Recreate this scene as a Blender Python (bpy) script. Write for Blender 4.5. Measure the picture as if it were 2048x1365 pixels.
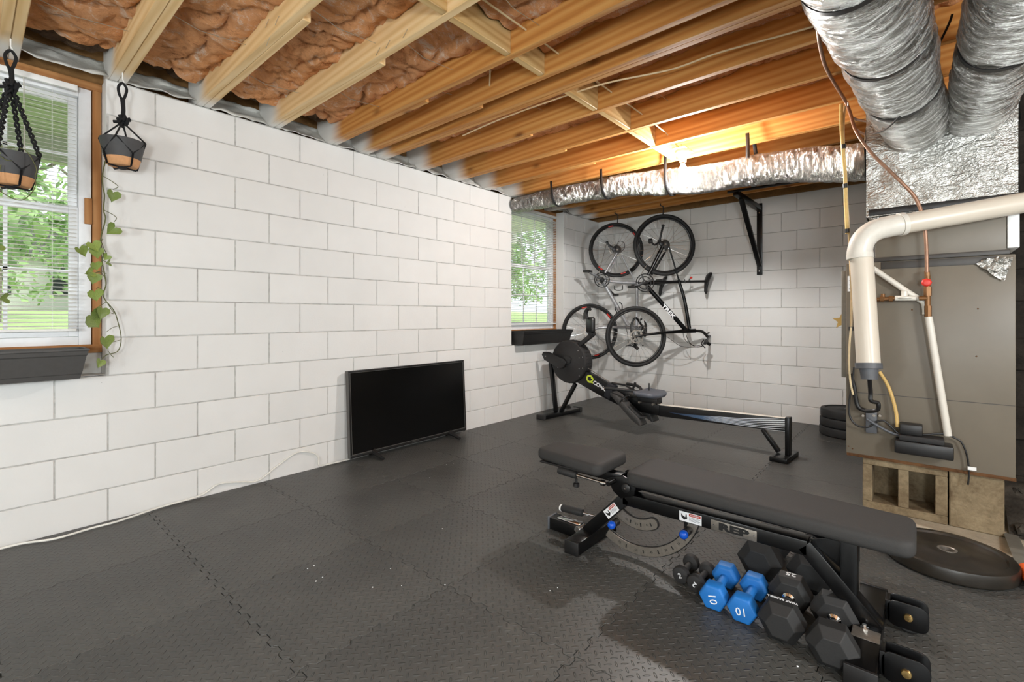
import bpy, bmesh, math, random
from mathutils import Vector, Matrix, noise as mnoise
random.seed(11)
for o in list(bpy.data.objects): bpy.data.objects.remove(o)
SC = bpy.context.scene
COL = SC.collection
PI = math.pi

# ------------------------------------------------------------------ camera
CAMH = 1.102; FOC = 941.3
FW = Vector((.7570, .6534, 0)); RT = Vector((.6534, -.7570, 0))
cd = bpy.data.cameras.new('camera'); cam = bpy.data.objects.new('camera', cd); COL.objects.link(cam)
cam.location = (0, 0, CAMH)
cam.rotation_euler = (PI/2, 0, math.atan2(FW.y, FW.x) - PI/2)
cd.sensor_width = 36; cd.sensor_fit = 'HORIZONTAL'; cd.lens = 36*FOC/2048
cd.shift_y = -(682.5-632)/2048; cd.clip_start = .02; cd.clip_end = 300
SC.camera = cam
# ------------------------------------------------------------------ world, sun, exposure
w = bpy.data.worlds.new('sky'); SC.world = w; w.use_nodes = True
nt = w.node_tree; nt.nodes.clear()
wo = nt.nodes.new('ShaderNodeOutputWorld'); bg = nt.nodes.new('ShaderNodeBackground')
bg.inputs[0].default_value = (.86, .93, 1, 1); bg.inputs[1].default_value = 1.7
nt.links.new(bg.outputs[0], wo.inputs[0])
sd = bpy.data.lights.new('sun', 'SUN'); sd.energy = 3.0; sd.angle = .3; sd.color = (1, .96, .88)
so = bpy.data.objects.new('sun', sd); COL.objects.link(so); so.rotation_euler = (math.radians(48), 0, math.radians(12))
SC.view_settings.view_transform = 'Standard'; SC.view_settings.look = 'None'
SC.view_settings.gamma = 1; SC.view_settings.use_curve_mapping = False
SC.view_settings.exposure = 0.20

def lamp(name, loc, energy, color, size):
    d = bpy.data.lights.new(name, 'POINT'); d.energy = energy; d.color = color; d.shadow_soft_size = size
    o = bpy.data.objects.new(name, d); COL.objects.link(o); o.location = loc
    return o
# bulb of the porcelain lamp holder in view, and unseen fill lamps added to brighten the room
lamp('bulb_light', (3.6, 1.37, 2.17), 100, (.98, .98, .97), .035)
lamp('rear_fill_light', (-1.0, -.9, 1.25), 165, (.90, .965, 1), .22)
lamp('second_rear_fill_light', (-1.6, 1.2, 1.15), 70, (.90, .965, 1), .22)
lamp('third_fill_light', (1.3, -1.6, 1.5), 122, (.90, .965, 1), .22)

# ------------------------------------------------------------------ pixel rays of the photograph -> points on real planes
def ray(u, v):
    return FW + RT*((u-1024)/FOC) + Vector((0, 0, 1))*((632-v)/FOC)
O0 = Vector((0, 0, CAMH))
def at(u, v, t): return O0 + ray(u, v)*t
def atY(u, v, y): d = ray(u, v); return O0 + d*(y/d.y)
def atX(u, v, x): d = ray(u, v); return O0 + d*(x/d.x)
def atZ(u, v, z): d = ray(u, v); return O0 + d*((z-CAMH)/d.z)

# ------------------------------------------------------------------ materials
def lin(c): c /= 255; return c/12.92 if c <= .04045 else ((c+.055)/1.055)**2.4
def rgb(r, g, b): return (lin(r), lin(g), lin(b), 1)
class NT:
    def __init__(s, name):
        s.m = bpy.data.materials.new(name); s.m.use_nodes = True; s.t = s.m.node_tree
        s.b = s.t.nodes['Principled BSDF']
    def n(s, typ, **kw):
        x = s.t.nodes.new(typ)
        for k, v in kw.items():
            if k.startswith('i_'):
                kk = k[2:]; x.inputs[int(kk) if kk.isdigit() else kk].default_value = v
            else: setattr(x, k, v)
        return x
    def l(s, a, b): s.t.links.new(a, b)
    def setp(s, **kw):
        mp = dict(rough='Roughness', metal='Metallic', spec='Specular IOR Level', trans='Transmission Weight', ior='IOR', alpha='Alpha', coat='Coat Weight')
        for k, v in kw.items(): s.b.inputs[mp[k]].default_value = v
    def coord(s, scale=(1, 1, 1), kind='Object', rand=0, rot=(0,0,0)):
        c = s.n('ShaderNodeTexCoord'); mp = s.n('ShaderNodeMapping'); mp.inputs['Scale'].default_value = scale; mp.inputs['Rotation'].default_value = rot
        s.l(c.outputs[kind], mp.inputs[0])
        if rand:
            oi = s.n('ShaderNodeObjectInfo'); mu = s.n('ShaderNodeVectorMath', operation='SCALE'); cx = s.n('ShaderNodeCombineXYZ')
            s.l(oi.outputs['Random'], cx.inputs[0]); s.l(oi.outputs['Random'], cx.inputs[2]); s.l(cx.outputs[0], mu.inputs[0]); mu.inputs['Scale'].default_value = rand
            s.l(mu.outputs[0], mp.inputs['Location'])
        return mp.outputs[0]
    def noise(s, vec, scale=5, detail=4, rough=.55, dist=0):
        x = s.n('ShaderNodeTexNoise'); s.l(vec, x.inputs['Vector']); x.inputs['Scale'].default_value = scale
        x.inputs['Detail'].default_value = detail; x.inputs['Roughness'].default_value = rough; x.inputs['Distortion'].default_value = dist
        return x.outputs['Fac']
    def ramp(s, fac, stops):
        r = s.n('ShaderNodeValToRGB'); e = r.color_ramp.elements
        while len(e) > 1: e.remove(e[-1])
        e[0].position = stops[0][0]; e[0].color = stops[0][1]
        for p, c in stops[1:]: q = e.new(p); q.color = c
        s.l(fac, r.inputs[0]); return r.outputs[0]
    def mix(s, fac, a, b, mode='MIX'):
        x = s.n('ShaderNodeMix', data_type='RGBA', blend_type=mode)
        for v, i in ((fac, 0), (a, 6), (b, 7)):
            if hasattr(v, 'links'): s.l(v, x.inputs[i])
            else: x.inputs[i].default_value = v
        return x.outputs[2]
    def math(s, op, a, b=None, c=None, clamp=False):
        x = s.n('ShaderNodeMath', operation=op); x.use_clamp = clamp
        for i, v in enumerate((a, b, c)):
            if v is None: continue
            if hasattr(v, 'links'): s.l(v, x.inputs[i])
            else: x.inputs[i].default_value = v
        return x.outputs[0]
    def bump(s, h, strength=.3, dist=.01):
        x = s.n('ShaderNodeBump'); x.inputs['Strength'].default_value = strength; x.inputs['Distance'].default_value = dist
        s.l(h, x.inputs['Height']); s.l(x.outputs[0], s.b.inputs['Normal'])
    def col(s, c):
        if hasattr(c, 'links'): s.l(c, s.b.inputs['Base Color'])
        else: s.b.inputs['Base Color'].default_value = c

def plain(name, c, rough=.5, metal=0, var=.08, scale=40, bump=0, spec=.5):
    k = NT(name); k.setp(rough=rough, metal=metal, spec=spec)
    v = k.coord(); f = k.noise(v, scale, 3)
    d = tuple(x*(1-var) for x in c[:3])+(1,); e = tuple(min(1, x*(1+var)) for x in c[:3])+(1,)
    k.col(k.ramp(f, [(.3, d), (.7, e)]))
    if bump: k.bump(f, bump, .002)
    return k.m

def mk_paint():
    k = NT('white_painted_block'); k.setp(rough=.55, spec=.3)
    v = k.coord(rand=17); f = k.noise(v, 3, 3); g = k.noise(v, 90, 4, .7); h = k.noise(v, 14, 4)
    oi = k.n('ShaderNodeObjectInfo')
    c = k.ramp(f, [(.3, rgb(222, 221, 218)), (.7, rgb(229, 228, 225))])
    c = k.mix(k.math('MULTIPLY', oi.outputs['Random'], .35), c, rgb(214, 213, 210))
    vo = k.n('ShaderNodeTexVoronoi'); k.l(k.coord((1,1,1), rand=5), vo.inputs['Vector']); vo.inputs['Scale'].default_value = 9
    sp = k.math('LESS_THAN', vo.outputs['Distance'], .018)
    c = k.mix(k.math('MULTIPLY', sp, .6), c, rgb(120, 118, 112))
    k.col(c); k.bump(k.math('ADD', g, k.math('MULTIPLY', h, .8)), .22, .004); return k.m
def mk_mortar():
    k = NT('painted_mortar_joint'); k.setp(rough=.8, spec=.2)
    f = k.noise(k.coord(), 25, 4); k.col(k.ramp(f, [(.3, rgb(160, 158, 154)), (.7, rgb(200, 199, 195))])); k.bump(f, .4, .003); return k.m
def mk_wood(name, light, mid, dark, spray=True, axis=1):
    k = NT(name); k.setp(rough=.62, spec=.25)
    sc = [16, 16, 16]; sc[axis] = .7
    v = k.coord(tuple(sc), rand=40)
    f = k.noise(v, 1.6, 6, .6, .8)
    sc2 = [3, 3, 3]; sc2[axis] = .35
    v2 = k.coord(tuple(sc2), rand=23); g = k.noise(v2, 1.5, 2)
    wv = k.n('ShaderNodeTexWave', wave_type='BANDS', bands_direction='DIAGONAL'); sc3 = [9, 9, 9]; sc3[axis] = .35
    k.l(k.coord(tuple(sc3), rand=31), wv.inputs['Vector']); wv.inputs['Scale'].default_value = 1.6; wv.inputs['Distortion'].default_value = 6; wv.inputs['Detail'].default_value = 3; wv.inputs['Detail Scale'].default_value = .7
    s = k.math('ADD', k.math('MULTIPLY', f, .55), k.math('MULTIPLY', wv.outputs['Fac'], .35))
    c = k.ramp(s, [(.2, light), (.5, mid), (.85, dark)])
    c = k.mix(k.math('MULTIPLY', g, .45), c, mid)
    vo = k.n('ShaderNodeTexVoronoi'); sk = [4.2, 4.2, 4.2]; sk[axis] = 2.1
    k.l(k.coord(tuple(sk), rand=13), vo.inputs['Vector']); vo.inputs['Scale'].default_value = 1
    kn = k.ramp(vo.outputs['Distance'], [(.05, (1, 1, 1, 1)), (.10, (.35, .35, .35, 1)), (.16, (0, 0, 0, 1))])
    c = k.mix(k.math('MULTIPLY', kn, .8), c, rgb(96, 52, 22))
    if spray:
        ge = k.n('ShaderNodeNewGeometry'); sx = k.n('ShaderNodeSeparateXYZ'); k.l(ge.outputs['Position'], sx.inputs[0])
        y = k.math('ADD', sx.outputs['Y'], k.math('MULTIPLY', g, .10))
        r = k.n('ShaderNodeMapRange', interpolation_type='SMOOTHSTEP'); k.l(y, r.inputs[0]); r.inputs[1].default_value = 3.13; r.inputs[2].default_value = 3.33; r.inputs[3].default_value = 0; r.inputs[4].default_value = .95
        c = k.mix(r.outputs[0], c, rgb(236, 234, 229))
    k.col(c); k.bump(s, .15, .003); return k.m
def mk_insul(name='pink_fibreglass', a=rgb(180, 112, 68), b=rgb(240, 172, 118), c_=rgb(252, 226, 202)):
    k = NT(name); k.setp(rough=.95, spec=.05)
    v = k.coord((1, 1, 1), rand=9); f = k.noise(v, 7, 8, .68, 1.2); g = k.noise(k.coord((1.2, 5, 3), rand=3, rot=(0, 0, .5)), 22, 8, .72, 3.5); h = k.noise(v, 2.5, 3)
    s = k.math('ADD', k.math('MULTIPLY', f, .6), k.math('MULTIPLY', g, .4))
    c = k.ramp(s, [(.38, a), (.47, b), (.53, b), (.60, c_)])  # shaded creases and paler highlights painted into the fleece colour, following the bump
    c = k.mix(k.ramp(h, [(.5, (0, 0, 0, 1)), (.8, (.4, .4, .4, 1))]), c, rgb(186, 150, 124))
    k.col(c); k.bump(s, 1.0, .022); return k.m
def mk_mat():
    k = NT('black_foam_mat'); k.setp(rough=.47, spec=.42)
    v = k.coord((1, 1, 1), rot=(0, 0, PI/4))
    s = .0265
    sx = k.n('ShaderNodeSeparateXYZ'); k.l(v, sx.inputs[0])
    X = k.math('DIVIDE', sx.outputs[0], s); Y = k.math('DIVIDE', sx.outputs[1], s)
    ck = k.math('ABSOLUTE', k.math('MODULO', k.math('ADD', k.math('FLOOR', X), k.math('FLOOR', Y)), 2.0))
    U = k.math('SUBTRACT', k.math('FRACT', X), .5); V = k.math('SUBTRACT', k.math('FRACT', Y), .5)
    inv = k.math('SUBTRACT', 1, ck)
    A = k.math('ADD', k.math('MULTIPLY', U, ck), k.math('MULTIPLY', V, inv))
    B = k.math('ADD', k.math('MULTIPLY', V, ck), k.math('MULTIPLY', U, inv))
    d = k.math('ADD', k.math('POWER', k.math('DIVIDE', A, .5), 2), k.math('POWER', k.math('DIVIDE', B, .15), 2))
    hgt = k.n('ShaderNodeMapRange', interpolation_type='SMOOTHSTEP'); k.l(d, hgt.inputs[0]); hgt.inputs[1].default_value = 1.05; hgt.inputs[2].default_value = .3; hgt.inputs[3].default_value = 0; hgt.inputs[4].default_value = 1
    w = k.coord(); f = k.noise(w, 1.3, 5, .6); g = k.noise(w, 260, 2); st = k.noise(w, 5, 6, .7)
    c = k.ramp(f, [(.35, rgb(64, 64, 62)), (.65, rgb(78, 78, 75))])
    c = k.mix(k.ramp(st, [(.58, (0, 0, 0, 1)), (.72, (.35, .35, .35, 1))]), c, rgb(104, 102, 97))
    vo = k.n('ShaderNodeTexVoronoi'); k.l(w, vo.inputs['Vector']); vo.inputs['Scale'].default_value = 6.5
    c = k.mix(k.math('MULTIPLY', k.math('LESS_THAN', vo.outputs['Distance'], .02), .5), c, rgb(190, 188, 180))
    k.col(c)
    rr = k.math('ADD', k.math('MULTIPLY', f, .14), .33); k.l(rr, k.b.inputs['Roughness'])
    k.bump(k.math('ADD', hgt.outputs[0], k.math('MULTIPLY', g, .10)), .9, .0034); return k.m
def mk_foil(name, stretch, strength=.9, rough=.24, tint=rgb(160, 158, 153), dist=.02):
    k = NT(name); k.setp(metal=.95, rough=rough)
    v = k.coord(stretch); f = k.noise(v, 1, 5, .6, .25); g = k.noise(k.coord(tuple(x*2.3 for x in stretch)), 1, 3, .6, .2)
    h = k.noise(k.coord(), 3.0, 3)
    k.col(k.ramp(h, [(.3, tint), (.7, tuple(min(1, q*1.35) for q in tint[:3])+(1,))]))
    rg = lambda q, e: k.math('POWER', k.math('SUBTRACT', 1, k.math('ABSOLUTE', k.math('MULTIPLY_ADD', q, 2.0, -1.0))), e)
    k.bump(k.math('ADD', k.math('ADD', k.math('MULTIPLY', rg(f, 5.0), .8), f), k.math('MULTIPLY', rg(g, 4.0), .35)), strength, dist)
    r = k.math('ADD', k.math('MULTIPLY', h, .25), rough-.08); k.l(r, k.b.inputs['Roughness']); return k.m
def mk_concrete(name, a, b, rough=.85):
    k = NT(name); k.setp(rough=rough, spec=.2); v = k.coord(rand=7); f = k.noise(v, 6, 8, .65, .4); g = k.noise(v, 60, 3, .7)
    k.col(k.ramp(k.math('ADD', k.math('MULTIPLY', f, .75), k.math('MULTIPLY', g, .25)), [(.32, a), (.68, b)])); k.bump(k.math('ADD', f, g), .5, .006); return k.m
def mk_emit(name, c, s):
    k = NT(name); k.b.inputs['Emission Color'].default_value = c; k.b.inputs['Emission Strength'].default_value = s; k.col(c); return k.m
def mk_glass():
    m = bpy.data.materials.new('window_glass'); m.use_nodes = True; t = m.node_tree; t.nodes.clear()
    o = t.nodes.new('ShaderNodeOutputMaterial'); tr = t.nodes.new('ShaderNodeBsdfTransparent'); gl = t.nodes.new('ShaderNodeBsdfGlossy'); mx = t.nodes.new('ShaderNodeMixShader'); fr = t.nodes.new('ShaderNodeLayerWeight')
    tr.inputs[0].default_value = (.96, .98, .97, 1); gl.inputs['Roughness'].default_value = .02; fr.inputs[0].default_value = .12
    t.links.new(fr.outputs[0], mx.inputs[0]); t.links.new(tr.outputs[0], mx.inputs[1]); t.links.new(gl.outputs[0], mx.inputs[2]); t.links.new(mx.outputs[0], o.inputs[0]); return m
def mk_leaf():
    k = NT('heart_leaf_green'); k.setp(rough=.4, spec=.4); f = k.noise(k.coord((1, 1, 1), rand=9), 30, 3)
    oi = k.n('ShaderNodeObjectInfo')
    c = k.ramp(f, [(.3, rgb(112, 134, 58)), (.7, rgb(152, 168, 92))]); c = k.mix(k.math('MULTIPLY', oi.outputs['Random'], .5), c, rgb(88, 112, 50)); k.col(c); return k.m
def mk_foliage():
    k = NT('tree_foliage'); k.setp(rough=.6, spec=.2); f = k.noise(k.coord(), 1.8, 4)
    k.col(k.ramp(f, [(.3, rgb(120, 152, 96)), (.7, rgb(190, 214, 154))])); return k.m
def mk_rubberplate():
    k = NT('worn_black_rubber'); k.setp(rough=.38, spec=.45); v = k.coord(); f = k.noise(v, 5, 5, .6)
    k.col(k.ramp(f, [(.3, rgb(30, 28, 25)), (.7, rgb(50, 45, 38))])); k.bump(k.noise(v, 120, 2), .2, .001); return k.m
def mk_streaks():
    k = NT('rail_streak_print'); k.setp(rough=.35)
    c = k.n('ShaderNodeTexCoord'); sp = k.n('ShaderNodeSeparateXYZ'); k.l(c.outputs['Object'], sp.inputs[0])
    s, z = sp.outputs['X'], sp.outputs['Z']
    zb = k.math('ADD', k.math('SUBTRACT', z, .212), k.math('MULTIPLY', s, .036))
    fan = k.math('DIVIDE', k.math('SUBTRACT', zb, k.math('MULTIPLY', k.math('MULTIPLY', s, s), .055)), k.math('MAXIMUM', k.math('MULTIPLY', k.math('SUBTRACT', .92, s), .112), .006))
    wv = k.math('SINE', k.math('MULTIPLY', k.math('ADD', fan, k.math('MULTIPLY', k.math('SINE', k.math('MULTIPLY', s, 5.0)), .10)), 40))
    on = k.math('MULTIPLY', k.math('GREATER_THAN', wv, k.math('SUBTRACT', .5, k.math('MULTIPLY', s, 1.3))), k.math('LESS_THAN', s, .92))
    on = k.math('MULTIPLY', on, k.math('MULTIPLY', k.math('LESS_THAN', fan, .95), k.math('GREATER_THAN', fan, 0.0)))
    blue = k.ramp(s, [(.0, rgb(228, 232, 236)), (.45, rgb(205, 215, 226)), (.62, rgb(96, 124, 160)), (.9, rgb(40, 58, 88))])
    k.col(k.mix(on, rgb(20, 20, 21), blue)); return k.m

M = dict(
 paint=mk_paint(), mortar=mk_mortar(), mat=mk_mat(), glass=mk_glass(), leaf=mk_leaf(), foliage=mk_foliage(), plate=mk_rubberplate(), streak=mk_streaks(),
 joist=mk_wood('pale_pine_joist', rgb(240, 212, 166), rgb(230, 194, 140), rgb(200, 158, 102)),
 joist2=mk_wood('amber_pine_joist', rgb(208, 158, 92), rgb(192, 132, 68), rgb(150, 90, 38)),
 block_wood=mk_wood('pine_blocking', rgb(214, 182, 130), rgb(200, 164, 108), rgb(160, 118, 66), spray=False, axis=0),
 buck=mk_wood('brown_window_wood', rgb(184, 136, 88), rgb(166, 114, 68), rgb(132, 86, 46), spray=False, axis=2),
 buckh=mk_wood('brown_window_wood_flat', rgb(184, 136, 88), rgb(166, 114, 68), rgb(132, 86, 46), spray=False, axis=0),
 ply=mk_concrete('subfloor_board', rgb(120, 88, 52), rgb(150, 112, 70)),
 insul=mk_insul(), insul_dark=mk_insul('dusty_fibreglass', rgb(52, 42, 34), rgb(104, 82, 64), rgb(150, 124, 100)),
 sheet=mk_concrete('wrinkled_white_sheet', rgb(196, 192, 182), rgb(236, 236, 230), .4),
 slab=mk_concrete('bare_concrete', rgb(160, 150, 132), rgb(200, 190, 170)),
 cmu=mk_concrete('raw_concrete_block', rgb(88, 72, 52), rgb(158, 142, 114)),
 darkwall=mk_concrete('dark_wall', rgb(24, 22, 20), rgb(58, 52, 46)),
 soil=mk_concrete('dark_soil', rgb(34, 30, 26), rgb(84, 78, 70)),
 paintwall=plain('white_wall_paint', rgb(218, 217, 213), .6, var=.03, scale=4),
 foil=mk_foil('crinkled_foil_duct', (7, 62, 9), 1, .17, dist=.03), foil2=mk_foil('crinkled_foil_cross', (62, 7, 9), 1, .2, dist=.03),
 foil_flat=mk_foil('foil_duct_wrap', (7, 10, 16), .5, .36, rgb(176, 175, 170), dist=.012),
 furnace=plain('taupe_steel_cabinet', rgb(113, 105, 92), .42, var=.04, scale=6, spec=.4),
 furnace_d=plain('cabinet_seam_dark', rgb(60, 56, 52), .5), panel=plain('grey_panel_box', rgb(140, 136, 126), .5),
 rust=mk_concrete('rusted_steel', rgb(58, 38, 24), rgb(120, 84, 54)),
 pvc=plain('cream_pvc', rgb(214, 204, 188), .32, var=.03, scale=6), pvcw=plain('white_pvc', rgb(220, 215, 204), .35, var=.03),
 grey_rubber=plain('grey_rubber_coupling', rgb(84, 86, 90), .5), copper=plain('dull_copper', rgb(150, 114, 92), .4, .45, var=.2), brass=plain('brown_brass', rgb(126, 88, 52), .45, .5),
 red=plain('red_plastic', rgb(214, 52, 40), .45), yellow=plain('yellow_tube', rgb(206, 172, 104), .5), tan=plain('tan_tube', rgb(186, 160, 118), .5),
 black=plain('black_plastic', rgb(26, 25, 25), .42), satin=plain('satin_black_steel', rgb(11, 11, 12), .3, .2), blackmat=plain('matt_black', rgb(34, 33, 33), .7),
 rubber=plain('black_rubber', rgb(34, 34, 34), .65, bump=.2, scale=150), tyre=plain('tyre_rubber', rgb(30, 30, 30), .7, bump=.3, scale=200),
 pad=plain('charcoal_vinyl', rgb(56, 55, 54), .7, var=.05, scale=220, bump=.25, spec=.22), grey=plain('mid_grey_plastic', rgb(88, 92, 98), .5),
 seat=plain('slate_seat', rgb(86, 90, 98), .5, bump=.2, scale=200),
 chrome=plain('chrome', rgb(214, 214, 214), .12, 1), steel=plain('brushed_steel', rgb(150, 143, 134), .4, .75, var=.12, scale=90), brassb=plain('brassy_bolt', rgb(190, 160, 104), .25, .9),
 blue=plain('blue_neoprene', rgb(28, 112, 190), .55, var=.05), knobblue=plain('glossy_blue_knob', rgb(20, 82, 190), .2),
 silver=plain('silver_frame_paint', rgb(168, 168, 170), .3, .3), white=plain('white_plastic', rgb(238, 238, 236), .4, var=.02), whitel=plain('white_print', rgb(238, 240, 242), .5, var=.01), redp=plain('red_print', rgb(176, 60, 40), .5),
 blind=plain('white_blind_slat', rgb(240, 240, 238), .45, var=.02), vinyl=plain('white_vinyl_window', rgb(238, 239, 241), .35, var=.02),
 planter=plain('dark_grey_planter', rgb(70, 68, 66), .6, var=.06, bump=.1), planterk=plain('black_planter', rgb(30, 29, 29), .5), pot=plain('charcoal_pot', rgb(62, 62, 63), .6), terra=plain('bare_clay', rgb(206, 152, 104), .7, var=.1),
 rope=plain('black_cord', rgb(22, 22, 24), .9, bump=.6, scale=300), stem=plain('vine_stem', rgb(86, 88, 44), .6, var=.2), soilp=plain('potting_soil', rgb(50, 38, 28), .95),
 cable=plain('cream_cable', rgb(216, 196, 156), .5), whitec=plain('white_cord', rgb(226, 224, 216), .4), tvs=plain('black_screen', rgb(8, 8, 8), .22, spec=.4), tvb=plain('tv_bezel', rgb(24, 23, 22), .35), bez=plain('grey_edge', rgb(84, 82, 79), .4),
 lime=plain('lime_print', rgb(196, 214, 60), .5), orange=plain('orange_plastic', rgb(232, 96, 32), .4), scraper=plain('grey_blade', rgb(150, 148, 138), .3, .4),
 grass=plain('lawn', rgb(166, 186, 124), .9, var=.25, scale=3), bark=plain('tree_bark', rgb(120, 112, 100), .9, var=.2, scale=8), siding=plain('pale_siding', rgb(214, 212, 200), .6), housew=plain('house_wall', rgb(228, 226, 218), .7), roofm=plain('roof_grey', rgb(120, 118, 116), .8), dark=plain('dark_opening', rgb(50, 54, 58), .5),
 porcelain=plain('porcelain', rgb(236, 232, 222), .3), bulb=mk_emit('lit_bulb', (1, .88, .7, 1), 30), nail=plain('steel_wire', rgb(196, 186, 166), .35, .6),
 gold=plain('gold_star', rgb(170, 136, 70), .4, .4), bagm=plain('dark_elastic', rgb(30, 32, 38), .8), tread=plain('footplate', rgb(58, 57, 56), .6))

# ------------------------------------------------------------------ mesh helpers
class MB:
    def __init__(s): s.v = []; s.f = []; s.mi = []
    def add(s, vs, fs, mi=0):
        b = len(s.v); s.v += [Vector(p) for p in vs]; s.f += [tuple(b+i for i in f) for f in fs]; s.mi += [mi]*len(fs); return s
    def box(s, a, b, mi=0):
        x0, y0, z0 = (min(a[i], b[i]) for i in range(3)); x1, y1, z1 = (max(a[i], b[i]) for i in range(3))
        return s.add([(x0,y0,z0),(x1,y0,z0),(x1,y1,z0),(x0,y1,z0),(x0,y0,z1),(x1,y0,z1),(x1,y1,z1),(x0,y1,z1)],
              [(0,3,2,1),(4,5,6,7),(0,1,5,4),(1,2,6,5),(2,3,7,6),(3,0,4,7)], mi)
    def beam(s, p, q, w, h, up=(0,0,1), mi=0):   # rectangular bar: w sideways, h along up
        p = Vector(p); q = Vector(q); d = (q-p).normalized(); u = Vector(up); sd_ = d.cross(u).normalized(); u = sd_.cross(d)
        vs = []
        for c in (p, q):
            for a, b in ((-1,-1),(1,-1),(1,1),(-1,1)): vs.append(c+sd_*(a*w/2)+u*(b*h/2))
        return s.add(vs, [(0,3,2,1),(4,5,6,7),(0,1,5,4),(1,2,6,5),(2,3,7,6),(3,0,4,7)], mi)
    def tube(s, pts, r, seg=8, caps=True, mi=0, closed=False):
        pts = [Vector(p) for p in pts]; n = len(pts); rs = r if hasattr(r, '__len__') else [r]*n
        prev = None; rings = []
        for i, p in enumerate(pts):
            if closed: d = (pts[(i+1) % n]-pts[i-1]).normalized()
            else: d = (pts[min(i+1, n-1)]-pts[max(i-1, 0)]).normalized()
            if prev is None: a = d.orthogonal().normalized()
            else:
                a = prev - d*prev.dot(d)
                a = a.normalized() if a.length > 1e-6 else d.orthogonal().normalized()
            prev = a; b = d.cross(a)
            rings.append([p+(a*math.cos(2*PI*k/seg)+b*math.sin(2*PI*k/seg))*rs[i] for k in range(seg)])
        vs = [q for g in rings for q in g]; fs = []
        for i in range(n if closed else n-1):
            j = (i+1) % n
            for k in range(seg): fs.append((i*seg+k, i*seg+(k+1)%seg, j*seg+(k+1)%seg, j*seg+k))
        if caps and not closed: fs += [tuple(range(seg))[::-1], tuple((n-1)*seg+k for k in range(seg))]
        return s.add(vs, fs, mi)
    def lathe(s, prof, o, ax=(0,0,1), seg=24, mi=0):   # prof: (radius, height)
        o = Vector(o); ax = Vector(ax).normalized(); a = ax.orthogonal().normalized(); b = ax.cross(a)
        vs = [o+ax*h+(a*math.cos(2*PI*k/seg)+b*math.sin(2*PI*k/seg))*max(r, 1e-5) for r, h in prof for k in range(seg)]
        fs = [(i*seg+k, i*seg+(k+1)%seg, (i+1)*seg+(k+1)%seg, (i+1)*seg+k) for i in range(len(prof)-1) for k in range(seg)]
        fs += [tuple(range(seg))[::-1], tuple((len(prof)-1)*seg+k for k in range(seg))]
        return s.add(vs, fs, mi)
    def prism(s, poly, o, u, v, n, d, mi=0):   # 2-D outline in the u, v frame, pushed d along n
        o, u, v, n = map(Vector, (o, u, v, n)); k = len(poly)
        vs = [o+u*a+v*b for a, b in poly]+[o+u*a+v*b+n*d for a, b in poly]
        fs = [tuple(range(k))[::-1], tuple(range(k, 2*k))]+[(i, (i+1)%k, k+(i+1)%k, k+i) for i in range(k)]
        return s.add(vs, fs, mi)
    def build(s, name, mat, parent=None, bevel=0, seg=2, smooth=True, ang=38, label=None, sub=0, stuff=False):
        org = Vector(parent['_o']) if parent is not None else Vector((0, 0, 0))
        me = bpy.data.meshes.new(name); me.from_pydata([p-org for p in s.v], [], s.f)
        for m_ in (mat if isinstance(mat, (list, tuple)) else [mat]): me.materials.append(m_)
        if len(me.materials) > 1: me.polygons.foreach_set('material_index', s.mi)
        bm = bmesh.new(); bm.from_mesh(me); bmesh.ops.recalc_face_normals(bm, faces=bm.faces)
        if bevel:
            es = [e for e in bm.edges if len(e.link_faces) == 2 and e.calc_face_angle(0) > .6]
            bmesh.ops.bevel(bm, geom=es, offset=bevel, segments=seg, affect='EDGES', clamp_overlap=True, profile=.5)
        if smooth:
            for f in bm.faces: f.smooth = True
            for e in bm.edges:
                if len(e.link_faces) == 2 and e.calc_face_angle(0) > math.radians(ang): e.smooth = False
        bm.to_mesh(me); bm.free()
        o = bpy.data.objects.new(name, me); COL.objects.link(o)
        if parent is not None: o.parent = parent; o['_o'] = list(org)
        else: o['_o'] = [0, 0, 0]
        if label: o['label'] = label
        if stuff: o['kind'] = 'stuff'
        if sub: md = o.modifiers.new('sub', 'SUBSURF'); md.levels = md.render_levels = sub
        return o
def thing(name, label, cat, loc=(0, 0, 0), group=None, kind=None):
    o = bpy.data.objects.new(name, None); COL.objects.link(o); o.location = loc; o['_o'] = list(loc); o.empty_display_size = .05
    if label: o['label'] = label
    if cat: o['category'] = cat
    if group: o['group'] = group
    if kind: o['kind'] = kind
    return o
def tag(o, label, cat, group=None):
    o['label'] = label; o['category'] = cat
    if group: o['group'] = group
    return o
def struct(o, label=None, cat=None):
    o['kind'] = 'structure'
    if label: o['label'] = label
    o['category'] = cat or o.name.split('_')[0]
    return o
def spl(pts, n=6, closed=False):
    P = [Vector(p) for p in pts]; out = []; m = len(P)
    for i in range(m if closed else m-1):
        if closed: a, b, c, d = P[i-1], P[i], P[(i+1)%m], P[(i+2)%m]
        else: a, b, c, d = P[max(i-1,0)], P[i], P[i+1], P[min(i+2,m-1)]
        for k in range(n):
            t = k/n; out.append(.5*((2*b)+(c-a)*t+(2*a-5*b+4*c-d)*t*t+(3*b-a-3*c+d)*t**3))
    if not closed: out.append(P[-1])
    return out
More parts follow.
